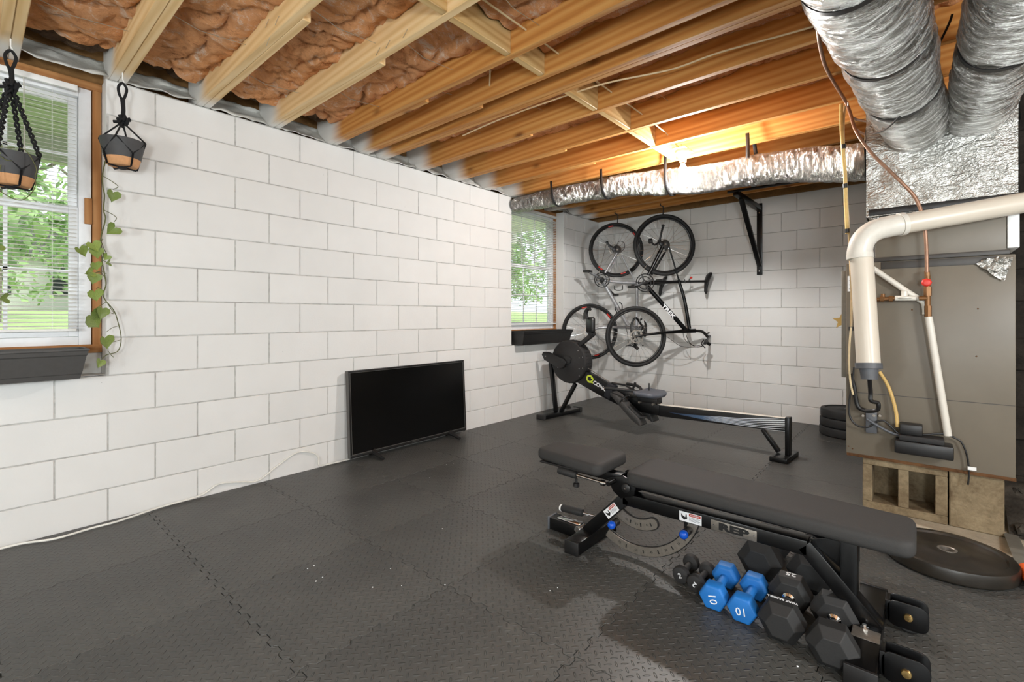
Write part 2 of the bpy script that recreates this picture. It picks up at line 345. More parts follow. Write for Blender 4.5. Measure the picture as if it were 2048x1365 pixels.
def text(name, body, size, mat, parent, o, u, v, ext=.0006, center=True, sx=1.0, bold=0):
    cu = bpy.data.curves.new(name, 'FONT'); cu.body = body; cu.size = size; cu.extrude = ext; cu.offset = bold
    cu.align_x = 'CENTER' if center else 'LEFT'; cu.align_y = 'CENTER'; cu.resolution_u = 2
    tmp = bpy.data.objects.new(name, cu); COL.objects.link(tmp)
    dg = bpy.context.evaluated_depsgraph_get(); me = bpy.data.meshes.new_from_object(tmp.evaluated_get(dg)); bpy.data.objects.remove(tmp)
    u = Vector(u).normalized(); v = Vector(v).normalized(); n = u.cross(v).normalized(); o = Vector(o)-Vector(parent['_o'])
    for p in me.vertices: c = p.co.copy(); p.co = o+u*c.x*sx+v*c.y+n*c.z
    me.materials.clear(); me.materials.append(mat)
    ob = bpy.data.objects.new(name, me); COL.objects.link(ob); ob.parent = parent; ob['_o'] = parent['_o']
    return ob
def dup(o, parent=None, loc=None):
    c = o.copy(); COL.objects.link(c); c.parent = parent
    if loc is not None: c.location = loc
    for ch in o.children: dup(ch, c)
    return c
def arc(cx, cy, r, a0, a1, n): return [(cx+r*math.cos(math.radians(a0+(a1-a0)*i/n)), cy+r*math.sin(math.radians(a0+(a1-a0)*i/n))) for i in range(n+1)]
def rrect(w, h, r, n=4):
    return arc(w/2-r, h/2-r, r, 0, 90, n)+arc(-w/2+r, h/2-r, r, 90, 180, n)+arc(-w/2+r, -h/2+r, r, 180, 270, n)+arc(w/2-r, -h/2+r, r, 270, 360, n)
EX, EY, EZ = Vector((1,0,0)), Vector((0,1,0)), Vector((0,0,1))

# ================================================================== THE ROOM
WY, WX, TOP = 3.30, 5.615, 2.378
ZC = [-.03, .171, .374, .577, .780, .984, 1.187, 1.388, 1.588, 1.787, 1.989, 2.187, 2.374]   # block courses
W1 = (-.47, .49); W2 = (3.815, 4.80); WZ = .785                       # the two window openings

# ---- floor: bare slab and the interlocking foam mats lying on it (pieces of the floor)
fl = MB(); fl.box((-3.2, -3.6, -.16), (6.4, 3.62, -.012)); flo = struct(fl.build('floor', M['slab'], smooth=False), 'bare concrete floor slab covered by interlocking black foam mats')
L = .61; NTEE = 7
def edge_pts(p, q, flip):
    p = Vector(p); q = Vector(q); d = (q-p); nrm = Vector((-d.y, d.x)).normalized()*(.0085*flip); out = [p]
    for i in range(NTEE):
        a = (i+.18)/(NTEE); b = (i+.5)/(NTEE); e = (i+.82)/NTEE
        # dove-tail tooth: one side out, the other in
        for t, s_ in ((i/NTEE+.06/NTEE, 1), (i/NTEE+.44/NTEE, 1), (i/NTEE+.56/NTEE, -1), (i/NTEE+.94/NTEE, -1)):
            out.append(p+d*t+nrm*s_)
    return out
h = L/2
outline = edge_pts((-h,-h), (h,-h), 1)+edge_pts((h,-h), (h,h), 1)+[Vector(p) for p in reversed(edge_pts((-h,h), (h,h), 1))][:]+[]
up = edge_pts((-h,h), (h,h), 1)+[Vector((h,h))]; lf = edge_pts((-h,-h), (-h,h), 1)+[Vector((-h,h))]
outline = edge_pts((-h,-h), (h,-h), 1)+edge_pts((h,-h), (h,h), 1)+list(reversed(up))[:-1]+list(reversed(lf))[:-1]
sc_ = (L-.0022)/L
tile_me = None; tiles = [0]
def mat_tile(cx, cy, clip=None):
    global tile_me
    if clip or tile_me is None:
        poly = [(p.x*sc_, p.y*sc_) for p in outline]
        if clip and cy > 2.9: poly = [(x, (WY-.004-cy) if y > h-.02 else y) for x, y in poly]
        if clip and cx > 5.0: poly = [((WX-.006-cx) if x+cx > WX-.05 else x, y) for x, y in poly]
        if clip: poly = [(min(max(x, clip[0]-cx), clip[2]-cx), min(max(y, clip[1]-cy), clip[3]-cy)) for x, y in poly]
        mb = MB(); n = len(poly)
        ins = [(x*.9965, y*.9965) for x, y in poly]
        mb.v = [Vector((x, y, -.012)) for x, y in poly]+[Vector((x, y, -.0016)) for x, y in poly]+[Vector((x, y, 0)) for x, y in ins]
        mb.f = [tuple(range(2*n, 3*n))]+[(i, (i+1)%n, n+(i+1)%n, n+i) for i in range(n)]+[(n+i, n+(i+1)%n, 2*n+(i+1)%n, 2*n+i) for i in range(n)]
        mb.mi = [0]*len(mb.f)
        o = mb.build('mat_tile', M['mat'], smooth=False); o.parent = flo
        if not clip: tile_me = o.data
    else:
        o = bpy.data.objects.new('mat_tile', tile_me); COL.objects.link(o); o.parent = flo
    o.location = (cx, cy, random.uniform(-.0002, .0002)); tiles[0] += 1
X0 = .67; Y0 = 3.28
for i in range(-5, 9):
    for j in range(0, 10):
        x0 = X0+i*L; y1 = Y0-j*L; x1 = x0+L; y0 = y1-L
        if x0 > 3.0 and y1 < .3: continue
        if x0 > 3.6 and j >= 5 : continue
        clip = None
        if x1 > WX-.01: clip = (x0-.03, y0-.03, WX-.006, min(y1+.03, WY-.004))
        elif j == 0: clip = (x0-.03, y0-.03, x1+.03, WY-.004)
        mat_tile((x0+x1)/2, (y0+y1)/2, clip)
# dust specks of plaster on the mats
sp = MB()
for u, v in ((628,1132),(632,1163),(645,1155),(615,1138),(732,1032),(907,928),(893,930),(859,956),(885,1058),(781,1138),(1595,1333),(890,1170),(1100,1182),(1115,1176),(745,1175),(803,1172)):
    p = atZ(u, v, .0014); r = random.uniform(.0018, .004); sp.lathe([(r, -.001), (r*.7, .001)], p, seg=5)
o = sp.build('plaster_speck', M['whitel'], flo, stuff=True)

# ---- block walls: a recessed mortar core with every block a piece in front of it
block_cache = {}
def block(parent, plane, a, b, z0, z1):
    g = .0031; wl = b-a-2*g; hh = z1-z0-2*g
    if wl < .012 or hh < .012: return
    key = (plane, round(wl, 3), round(hh, 3))
    if key not in block_cache:
        mb = MB(); q = .0024; D = .05
        # bevelled front face, 5 sides
        f = [(-wl/2, -hh/2), (wl/2, -hh/2), (wl/2, hh/2), (-wl/2, hh/2)]
        s = lambda x, z, d: Vector((x, d, z)) if plane == 'L' else Vector((d, x, z))
        vs = [s(x, z, D) for x, z in f]+[s(x, z, q) for x, z in f]+[s(x-math.copysign(q, x), z-math.copysign(q, z), 0) for x, z in f]
        fs = [(8,9,10,11)]+[(i, (i+1)%4, 4+(i+1)%4, 4+i) for i in range(4)]+[(4+i, 4+(i+1)%4, 8+(i+1)%4, 8+i) for i in range(4)]
        mb.add(vs, fs); o = mb.build('block', M['paint'], smooth=False); block_cache[key] = o.data
    else: o = bpy.data.objects.new('block', block_cache[key]); COL.objects.link(o)
    o.parent = parent; d = random.uniform(-.0008, .0008)
    o.location = ((a+b)/2, WY+d, (z0+z1)/2) if plane == 'L' else (WX+d, (a+b)/2, (z0+z1)/2)
core = MB(); yc = WY+.003; yb = WY+.20
core.box((-3.2, yc, -.1), (W1[0], yb, TOP)); core.box((W1[0], yc, -.1), (W1[1], yb, WZ)); core.box((W1[1], yc, -.1), (W2[0], yb, TOP-.002))
core.box((W2[0], yc, -.1), (W2[1], yb, WZ)); core.box((W2[1], yc, -.1), (WX+.25, yb, TOP-.002))
wl_ = struct(core.build('wall_left', M['mortar'], smooth=False), 'long white painted concrete block wall with two windows')
for k in range(len(ZC)-1):
    z0, z1 = ZC[k], ZC[k+1]; off = .705 if (k % 2 == 1) else .9125
    xs = [off+.4155*i for i in range(-10, 14)]
    for a, b in zip(xs[:-1], xs[1:]):
        segs = [(max(a, -2.6), min(b, WX))]
        if z0 > WZ-.03:
            new = []
            for s, e in segs:
                for lo, hi in ((-9, W1[0]), (W1[1], W2[0]), (W2[1], 9)):
                    s2, e2 = max(s, lo), min(e, hi)
                    if e2-s2 > .01: new.append((s2-(.004 if s2 == W1[1] or s2 == W2[1] else 0), e2+(.004 if e2 == W2[0] or e2 == W1[0] else 0)))
            segs = new
        for s, e in segs:
            if e-s > .02: block(wl_, 'L', s, e, z0, z1)
# reveal plaster of the openings (painted block ends)
rv = MB()
for x, sg in ((W1[1], 1), (W2[0], 1), (W2[1], 1), (W1[0], 1)):
    rv.box((x-.0015, WY+.004, WZ), (x+.0015, WY+.2, TOP-.001))
for a, b in (W1, W2): rv.box((a, WY+.003, WZ-.003), (b, WY+.2, WZ+.0015))
rv.build('painted_reveal', M['paint'], wl_, smooth=False)

core = MB(); core.box((WX+.003, -1.0, -.1), (WX+.22, WY+.2, TOP-.002))
wf = struct(core.build('wall_far', M['mortar'], smooth=False), 'far white painted concrete block wall behind the two hanging bicycles')
JA = [3.30, 2.86, 2.455, 2.047, 1.649, 1.288, .951, .559, .17, -.24, -.65]; JB = [3.30, 3.06, 2.65, 2.25, 1.856, 1.458, 1.093, .750, .35, -.05, -.45]
for k in range(len(ZC)-1):
    J = JA if k % 2 == 1 else JB
    for b, a in zip(J[:-1], J[1:]): block(wf, 'F', a, b, ZC[k], ZC[k+1])
# walls outside the picture, and the dark one to the right of the furnace
b = MB(); b.box((-3.2, -3.4, -.1), (-2.6, 3.6, TOP+.3)); struct(b.build('wall_back', M['paintwall'], smooth=False), 'plain white wall behind the viewpoint')
b = MB(); b.box((-3.2, -3.6, -.1), (6.4, -3.0, TOP+.3)); struct(b.build('wall_right', M['paintwall'], smooth=False), 'plain white wall at the right, out of the picture')
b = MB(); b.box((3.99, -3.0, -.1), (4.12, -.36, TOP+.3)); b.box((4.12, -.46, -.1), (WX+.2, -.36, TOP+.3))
wd = struct(b.build('wall_crawlspace', M['darkwall'], smooth=False), 'dark wall beside the furnace at the right edge')
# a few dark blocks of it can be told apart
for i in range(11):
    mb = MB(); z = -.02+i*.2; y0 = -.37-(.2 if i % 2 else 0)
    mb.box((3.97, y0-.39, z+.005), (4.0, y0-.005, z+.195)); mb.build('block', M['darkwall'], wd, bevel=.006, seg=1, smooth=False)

# ---- ceiling: subfloor board, joists, sister boards, blocking, insulation batts
cb = MB(); cb.box((-3.2, -3.4, 2.617), (6.4, 3.62, 2.65)); cei = struct(cb.build('ceiling', M['ply'], smooth=False), 'open basement ceiling of pine joists and pink insulation')
rim = MB(); rim.box((-3.2, 3.46, TOP), (6.4, 3.5, 2.617)); rim.box((WX+.02, -3.0, TOP), (WX+.06, 3.46, 2.617)); rim.box((WX-.002, -.5, TOP-.004), (WX+.2, 3.46, TOP+.02)); rim.build('rim_board', M['ply'], cei, smooth=False)
JX = [-2.4, -1.98, -1.56, -1.14, -.73, -.32, .095, .50, .905, 1.322, 1.737, 2.002, 2.165, 2.56, 2.975, 3.385, 3.79, 4.19, 4.60, 5.0, 5.30]
JZ0, JZ1 = TOP+.001, 2.616
joist_me = {}
def board(name, x0, x1, y0, y1, z0, z1, mat, bev=.003):
    mb = MB(); n = 7
    for i in range(n): pass
    mb.box((x0, y0, z0), (x1, y1, z1)); return mb.build(name, mat, cei, bevel=bev, seg=1)
for i, x in enumerate(JX):
    m = M['joist'] if x < 1.5 else M['joist2']
    board('joist', x, x+.038, -3.0, 3.455, JZ0, JZ1, m)
    if x > -1.2:
        ln = random.uniform(1.15, 1.45) if x != 2.165 else 6.3
        if x in (.095, .50): ln = 6.3
        board('sister_board', x+.0385, x+.0765, 3.45-ln, 3.455, JZ0+.0015, JZ0+(.10 if x not in (.095, .50) else .235), m)
# solid blocking between the joists
for a, b in zip(JX[9:-1], JX[10:]):
    if b-a < .2: continue
    if a > 3.5: continue
    x0 = a+.0385; y = 1.50+random.uniform(-.01, .01)
    board('blocking', x0, b-.0005, y, y+.038, JZ0+.002, JZ1-.002, M['block_wood'])
board('blocking', .905+.0385, 1.3215, 1.50, 1.538, JZ0+.002, JZ1-.002, M['block_wood'])
# insulation batts: a sagging, folded fleece in each bay
def batt(x0, x1, y0, y1, zb, amp, mat, seed, ny=None, name='insulation_batt'):
    nx = 22; ny = (ny and ny*2) or int((y1-y0)/.019); vs = []; fs = []
    for j in range(ny+1):
        for i in range(nx+1):
            x = x0+(x1-x0)*i/nx; y = y0+(y1-y0)*j/ny
            e = min(i, nx-i)/nx; bul = (1-math.exp(-e*9))*.02
            p = Vector((x*3.2+seed, y*2.6, seed)); f = mnoise.fractal(p, 1.0, 2.1, 5)
            r = abs(mnoise.noise(Vector((x*5+seed*2, y*4.2+mnoise.noise(p)*1.2, 3)))); r2 = abs(mnoise.noise(Vector((x*11+seed, y*9, 8))))
            vs.append(Vector((x, y, zb-bul-f*amp*.8+amp*1.1*(1-min(1, r*5))**2+amp*.45*(1-min(1, r2*4))+.006*mnoise.noise(Vector((x*26, y*17+seed, 2)))+.004*mnoise.noise(Vector((x*20+mnoise.noise(p)*4, y*70, 5))))))
    for j in range(ny):
        for i in range(nx):
            a = j*(nx+1)+i; fs.append((a, a+1, a+nx+2, a+nx+1))
    mb = MB(); mb.add(vs, fs)
    b0 = len(mb.v); mb.v += [Vector((x0, y0, JZ1-.002)), Vector((x1, y0, JZ1-.002)), Vector((x1, y1, JZ1-.002)), Vector((x0, y1, JZ1-.002))]; mb.f.append((b0, b0+1, b0+2, b0+3)); mb.mi.append(0)
    return mb.build(name, mat, cei, ang=75)
for i, (a, b) in enumerate(zip(JX[:-1], JX[1:])):
    x0 = a+.0385; x1 = b-.0005
    if x1-x0 < .1: continue
    left = a < 1.5
    zb = 2.482 if left else (2.508 if a < 1.9 else 2.53)
    if a < -1.5: continue
    y1 = 3.18 if left else random.choice((3.0, 2.85, 2.95))
    for ya, yb_ in ((-2.9, .3), (.31, 1.49), (1.545, y1)) if a > 1.3 else ((-2.9, .9), (.92, y1)):
        batt(x0, x1, ya, yb_, zb+random.uniform(-.01, .012), .034 if left else .022, M['insul'], random.uniform(0, 90))
    # the dusty end of the batt above the wall and the wrinkled sheet over the plate
    if b < 5.3:
        batt(x0, x1, y1-.06, 3.34, zb+.05, .03, M['insul_dark'], random.uniform(0, 90), 14, 'dusty_batt_end')
        mb = MB(); vs = []; fs = []; nx, ny = 12, 7
        for j in range(ny+1):
            for ii in range(nx+1):
                t = j/ny; x = x0+(x1-x0)*ii/nx; q = mnoise.noise(Vector((x*9, t*3, a)))
                vs.append(Vector((x, 3.315+.13*math.sin(t*1.4)+q*.03, TOP+.004+.13*t+abs(q)*.03)))
        for j in range(ny):
            for ii in range(nx): k = j*(nx+1)+ii; fs.append((k, k+1, k+nx+2, k+nx+1))
        mb.add(vs, fs); so_ = mb.build('wrinkled_sheet', M['sheet'], cei, ang=80)
        md = so_.modifiers.new('s', 'SOLIDIFY'); md.thickness = .004
# the thin steel wires that hold the batts, and bent nails on the joists
for (x, y) in ((.70,1.6),(.72,2.5),(1.10,1.2),(1.1,2.0),(1.12,2.8),(1.5,1.3),(1.52,1.9),(1.53,2.6),(.28,2.2),(.3,2.8),(1.85,2.2),(2.4,2.5),(2.4,1.9),(2.8,1.2)):
    bay = max(a for a in JX if a < x); nb = min(a for a in JX if a > x)
    mb = MB(); z = 2.44 if x < 1.7 else 2.49
    mb.tube([(bay+.03, y, z+.01), ((bay+nb)/2, y+.012, z-.02), (nb+.004, y+.03, z+.01)], .0016, 5); mb.build('insulation_wire', M['nail'], cei)
for (u, v, t) in ((538,38,1.95),(558,32,1.93),(540,75,2.1),(700,85,0),(780,80,0),(815,58,0),(760,95,0)):
    xj = .905 if u < 620 else 1.322
    p = atX(u, v, xj-.001)
    mb = MB(); mb.tube([p, p+Vector((-.004, .006, -.012)), p+Vector((-.004, .03, -.03))], .0013, 4); mb.build('bent_nail', M['nail'], cei)

# ================================================================== WINDOWS
def window(n, X0, X1, label):
    t = thing('window_%d' % n, label, 'window', ((X0+X1)/2, 3.44, .9), kind='structure')
    zb, zt = .945, 2.335; yf = 3.415; w = .036
    mb = MB(); mb.box((X0+.004, yf, zb-.03), (X0+.004+w, yf+.085, zt+.03)); mb.build('wood_jamb', M['buck'], t, .002)
    mb = MB(); mb.box((X1-.004-w, yf, zb-.03), (X1-.004, yf+.085, zt+.03)); mb.build('wood_jamb', M['buck'], t, .002)
    mb = MB(); mb.box((X0+.002, yf-.004, zt), (X1-.002, yf+.085, zt+.040)); mb.build('wood_head', M['buckh'], t, .002)
    mb = MB(); mb.box((X0+.002, yf-.006, zb-.045), (X1-.002, yf+.085, zb)); mb.build('wood_sill', M['buckh'], t, .002)
    a0, a1 = X0+.044, X1-.044
    # grey sloping stool and the painted ledge below the sill
    mb = MB(); mb.box((X0+.003, yf+.01, WZ+.002), (X1-.003, yf+.07, zb-.046)); mb.build('apron_board', M['paintwall'], t, .002)
    fy = yf+.012; F = .052
    for nm, bx in (('frame_jamb', ((a0, fy, zb), (a0+F, fy+.06, zt))), ('frame_jamb', ((a1-F, fy, zb), (a1, fy+.06, zt))), ('frame_head', ((a0+F, fy, zt-.05), (a1-F, fy+.06, zt))), ('frame_sill', ((a0+F, fy, zb), (a1-F, fy+.06, zb+.045)))):
        mb = MB(); mb.box(*bx); mb.build(nm, M['vinyl'], t, .003)
    zm = (zb+zt)/2+.03
    for k, (s0, s1, yy) in enumerate(((zb+.046, zm+.018, fy+.008), (zm-.018, zt-.051, fy+.032))):
        s = thing('sash', None, None, t['_o']); s.parent = t; s.location = (0, 0, 0)
        S = .038; i0, i1 = a0+F+.001, a1-F-.001
        mb = MB(); mb.box((i0, yy, s0), (i0+S, yy+.022, s1)); mb.box((i1-S, yy, s0), (i1, yy+.022, s1)); mb.box((i0+S, yy, s0), (i1-S, yy+.022, s0+S)); mb.box((i0+S, yy, s1-S), (i1-S, yy+.022, s1))
        mb.build('sash_rail', M['vinyl'], s, .002)
        mb = MB(); mb.box((i0+S-.002, yy+.009, s0+S-.002), (i1-S+.002, yy+.012, s1-S+.002)); mb.build('pane', M['glass'], s, smooth=False)
        for q in (1, 2):
            x = i0+S+(i1-i0-2*S)*q/3; mb = MB(); mb.box((x-.008, yy+.004, s0+S), (x+.008, yy+.0085, s1-S)); mb.build('grille_bar', M['vinyl'], s, smooth=False)
        z = (s0+s1)/2; mb = MB(); mb.box((i0+S, yy+.004, z-.008), (i1-S, yy+.0085, z+.008)); mb.build('grille_bar', M['vinyl'], s, smooth=False)
    return t
window(1, W1[0], W1[1], 'near left window with white sashes in a brown wood frame')
window(2, W2[0], W2[1], 'far window with white sashes beside the hanging bicycles')
mb = MB()
# small wood stop block on the near window's jamb
wj = MB(); wj.box((.415, 3.405, 1.60), (.447, 3.415, 1.74)); o = wj.build('stop_block', M['buck'], bpy.data.objects['window_1'], .002)

def blind(X0, X1, zt, zb, y, label, tilt):
    t = thing('window_blind', label, 'blind', ((X0+X1)/2, y, zt), 'white mini blinds in the windows')
    mb = MB(); mb.box((X0, y-.018, zt-.03), (X1, y+.006, zt)); mb.build('headrail', M['blind'], t, .003)
    mb = MB(); mb.box((X0+.004, y-.015, zb), (X1-.004, y+.009, zb+.014)); mb.build('bottom_rail', M['blind'], t, .003)
    n = int((zt-.04-zb-.02)/.0205); me = None
    for i in range(n):
        z = zb+.028+i*.0205
        if me is None:
            mb = MB(); c, s = math.cos(tilt)*.0125, math.sin(tilt)*.0125; h_ = (X1-X0)/2-.004
            vs = []
            for x in (-h_, h_): vs += [Vector((x, -c, -s)), Vector((x, 0, .0022)), Vector((x, c, s)), Vector((x, c, s-.0008)), Vector((x, 0, .0014)), Vector((x, -c, -s-.0008))]
            mb.add(vs, [(0,1,7,6),(1,2,8,7),(2,3,9,8),(3,4,10,9),(4,5,11,10),(5,0,6,11)])
            o = mb.build('slat', M['blind'], smooth=False); me = o.data
        else: o = bpy.data.objects.new('slat', me); COL.objects.link(o)
        o.parent = t; o.location = (0, -.003, z-t['_o'][2])
    for fx in (.12, .5, .88) if X1-X0 > .6 else (.2, .8):
        x = X0+(X1-X0)*fx; mb = MB()
        for dy in (-.017, .011): mb.tube([(x, y-.003+dy, zb+.01), (x, y-.003+dy, zt-.03)], .0006, 4)
        mb.build('ladder_cord', M['blind'], t)
    return t
blind(W1[0]+.05, .385, 2.325, 1.02, 3.392, 'white mini blind hanging in the near left window', math.radians(12))
blind(W2[0]+.03, W2[1]-.035, 2.325, 1.0, 3.392, 'white mini blind hanging in the far window', math.radians(-7))
wd_ = MB(); wd_.tube([(.185, 3.365, 2.29), (.187, 3.362, 1.95)], .0022, 6); wd_.tube([(.187, 3.362, 1.95), (.188, 3.362, 1.90)], .004, 6); wd_.build('tilt_wand', M['whitec'], bpy.data.objects['window_blind'])

# ---- outdoors beyond the glass
g = MB(); g.add([(-30, 3.52, .62), (40, 3.52, .62), (40, 14, 1.05), (-30, 14, 1.05), (40, 60, 2.2), (-30, 60, 2.2)], [(0, 1, 2, 3), (3, 2, 4, 5)])
gr = g.build('lawn', M['grass'], smooth=False); struct(gr, 'sunlit lawn sloping up outside the windows', 'lawn')
b = MB()
b.box((-1.6, 3.55, 2.62), (6.5, 5.6, 2.68))
for i in range(15): b.box((-1.6, 3.62+i*.13, 2.60), (6.5, 3.735+i*.13, 2.62))
b.box((-1.6, 5.5, 2.40), (6.5, 5.6, 2.62))
po = struct(b.build('porch_ceiling', M['siding'], smooth=False), 'pale green boarded porch ceiling seen through the near window top', 'porch ceiling')
for x in (1.9,):
    b = MB(); b.box((x-.06, 5.42, .64), (x+.06, 5.54, 2.6)); b.build('porch_post', M['siding'], po, .005)
def tree(x, y, zb, hgt, rad, seed, label, low=0.0):
    rnd = random.Random(seed); t = thing('tree', label, 'tree', (x, y, zb), 'trees in the yard')
    mb = MB(); mb.tube([(x, y, zb-.1), (x+.06, y, zb+hgt*.35), (x-.05, y+.05, zb+hgt*.75)], [rad*.085, rad*.065, rad*.03], 10)
    for k in range(5):
        a = rnd.uniform(0, 6.28); z = zb+hgt*rnd.uniform(.35, .6); mb.tube([(x, y, z), (x+math.cos(a)*rad*.6, y+math.sin(a)*rad*.6, z+rad*.5)], [rad*.03, rad*.012], 6)
    mb.build('trunk', M['bark'], t)
    vs = []; fs = []
    cl = [(rnd.gauss(0, .45)*rad, rnd.gauss(0, .45)*rad, zb+hgt*(low+(1-low)*rnd.random()), rnd.uniform(.25, .5)*rad) for _ in range(34)]
    for i in range(5200):
        c = cl[i % 34]; d = Vector((rnd.gauss(0, 1), rnd.gauss(0, 1), rnd.gauss(0, 1))).normalized()*c[3]*rnd.uniform(.55, 1)
        p = Vector((x+c[0], y+c[1], c[2]))+d
        if p.z < zb+.1: p.z = zb+.1+rnd.random()*.3
        s = rnd.uniform(.05, .11)*(.6+y/16); a = Vector((rnd.gauss(0,1), rnd.gauss(0,1), rnd.gauss(0,1))).normalized(); b_ = a.orthogonal().normalized()
        k = len(vs); vs += [p-a*s, p+b_*s*.5, p+a*s, p-b_*s*.5]; fs.append((k, k+1, k+2, k+3))
    mb = MB(); mb.add(vs, fs); mb.build('foliage', M['foliage'], t, smooth=False, stuff=True)
tree(-5.6, 11.5, .95, 5.5, 2.0, 1, 'broad leafy tree outside the near window, left part', .1)
tree(.25, 12.5, 1.0, 6.2, 1.9, 2, 'leafy tree seen through the middle of the near window', .28)
tree(-.9, 7.8, .8, 3.4, 1.1, 3, 'small leafy tree close outside the near window', .3)
tree(12.5, 12.0, 1.0, 5.2, 2.3, 4, 'leafy tree seen through the far window', .22)
tree(8.2, 9.0, .85, 4.2, 1.3, 5, 'slender leafy tree beside the far window view', .35)
tree(20.0, 18.0, 1.2, 7.5, 3.0, 6, 'distant tall tree behind the far window', .15)
tree(3.8, 22.0, 1.4, 7.0, 3.0, 7, 'distant broad tree between the two window views', .1)
b = MB(); b.box((-4.2, 26, 1.2), (4.5, 31, 3.4)); hs = thing('neighbour_house', 'pale neighbouring house with dark windows beyond the near window', 'house', (0, 28, 1.3))
b.build('wall', M['housew'], hs, smooth=False)
b = MB(); b.prism([(-.5, 0), (9.2, 0), (7.2, 1.5), (1.5, 1.5)], (-4.2, 25.6, 3.4), EX, EZ, EY, 5.6); b.build('roof', M['roofm'], hs, smooth=False)
for x in (-3.4, -1.6, .2, 2.2):
    b = MB(); b.box((x, 25.94, 1.9), (x+.9, 26.0, 3.0)); b.build('window', M['dark'], hs, smooth=False)
b = MB(); b.box((13, 30, 1.3), (26, 34, 3.6)); hs = thing('neighbour_house', 'low pale house far beyond the far window', 'house', (18, 31, 1.3))
b.build('wall', M['housew'], hs, smooth=False)
b = MB(); b.prism([(-.5, 0), (13.5, 0), (11.2, 1.6), (1.8, 1.6)], (13, 29.6, 3.6), EX, EZ, EY, 4.8); b.build('roof', M['roofm'], hs, smooth=False)
for x in (14.4, 17.5, 20.5):
    b = MB(); b.box((x, 29.94, 2.0), (x+1.1, 30.0, 3.1)); b.build('window', M['dark'], hs, smooth=False)

# ================================================================== WINDOW BOX PLANTERS
def planter(X0, X1, mat, label):
    t = thing('window_box', label, 'planter', ((X0+X1)/2, 3.30, WZ+.002), 'window boxes on the sills')
    z0, z1 = WZ+.002, .938; yo = 3.135; yi = 3.355; mb = MB()
    def ring(z, fx, fy, rx=0):
        return [Vector((X0+fx, yo+fy, z)), Vector((X1-fx, yo+fy, z)), Vector((X1-fx, yi-fy*.3, z)), Vector((X0+fx, yi-fy*.3, z))]
    R = [ring(z0, .030, .050), ring(z0+.022, .026, .044), ring(z0+.026, .024, .040), ring(z1-.036, .010, .014), ring(z1-.03, .006, .008), ring(z1-.012, .004, .004), ring(z1-.008, 0, 0), ring(z1, 0, 0), ring(z1, .012, .012), ring(z1-.03, .014, .016)]
    vs = [p for r in R for p in r]; fs = [(0,3,2,1)]+[(i*4+k, i*4+(k+1)%4, (i+1)*4+(k+1)%4, (i+1)*4+k) for i in range(len(R)-1) for k in range(4)]+[tuple((len(R)-1)*4+k for k in range(4))]
    mb.add(vs, fs); mb.build('box_body', mat, t, smooth=False)
    mb = MB(); mb.box((X0+.02, yo+.02, z1-.028), (X1-.02, yi-.012, z1-.022)); mb.build('soil', M['soilp'], t, smooth=False)
    return t
planter(-.45, .402, M['planter'], 'dark grey trough planter resting below the near left window')
planter(3.832, 4.765, M['planterk'], 'black trough planter resting below the far window')

# ================================================================== HANGING POTS WITH VINES
leaf_me = {}
def leaf(parent, p, size, roll, yaw, k):
    if k not in leaf_me:
        mb = MB(); pts = []
        for i in range(14):
            a = 2*PI*i/14; x = math.sin(a)**3*.5; z = -(13*math.cos(a)-5*math.cos(2*a)-2*math.cos(3*a)-math.cos(4*a))/32
            pts.append((x, z))
        pts = [(x, -z) for x, z in pts]
        vs = [Vector((x, -abs(x)*.35*k-.10*z*z, z)) for x, z in pts]+[Vector((0, .03, 0))]
        fs = [(i, (i+1)%14, 14) for i in range(14)]
        vs += [v+Vector((0, .02, 0)) for v in vs]; fs += [(b+15, a+15, c+15) for a, b, c in fs]
        mb.add(vs, fs); o = mb.build('leaf', M['leaf'], smooth=True, ang=80); leaf_me[k] = o.data
    else: o = bpy.data.objects.new('leaf', leaf_me[k]); COL.objects.link(o)
    o.parent = parent; o.location = Vector(p)-Vector(parent['_o']); o.scale = (size, size, size); o.rotation_euler = (random.uniform(-.3, .3), roll, yaw)
    return o
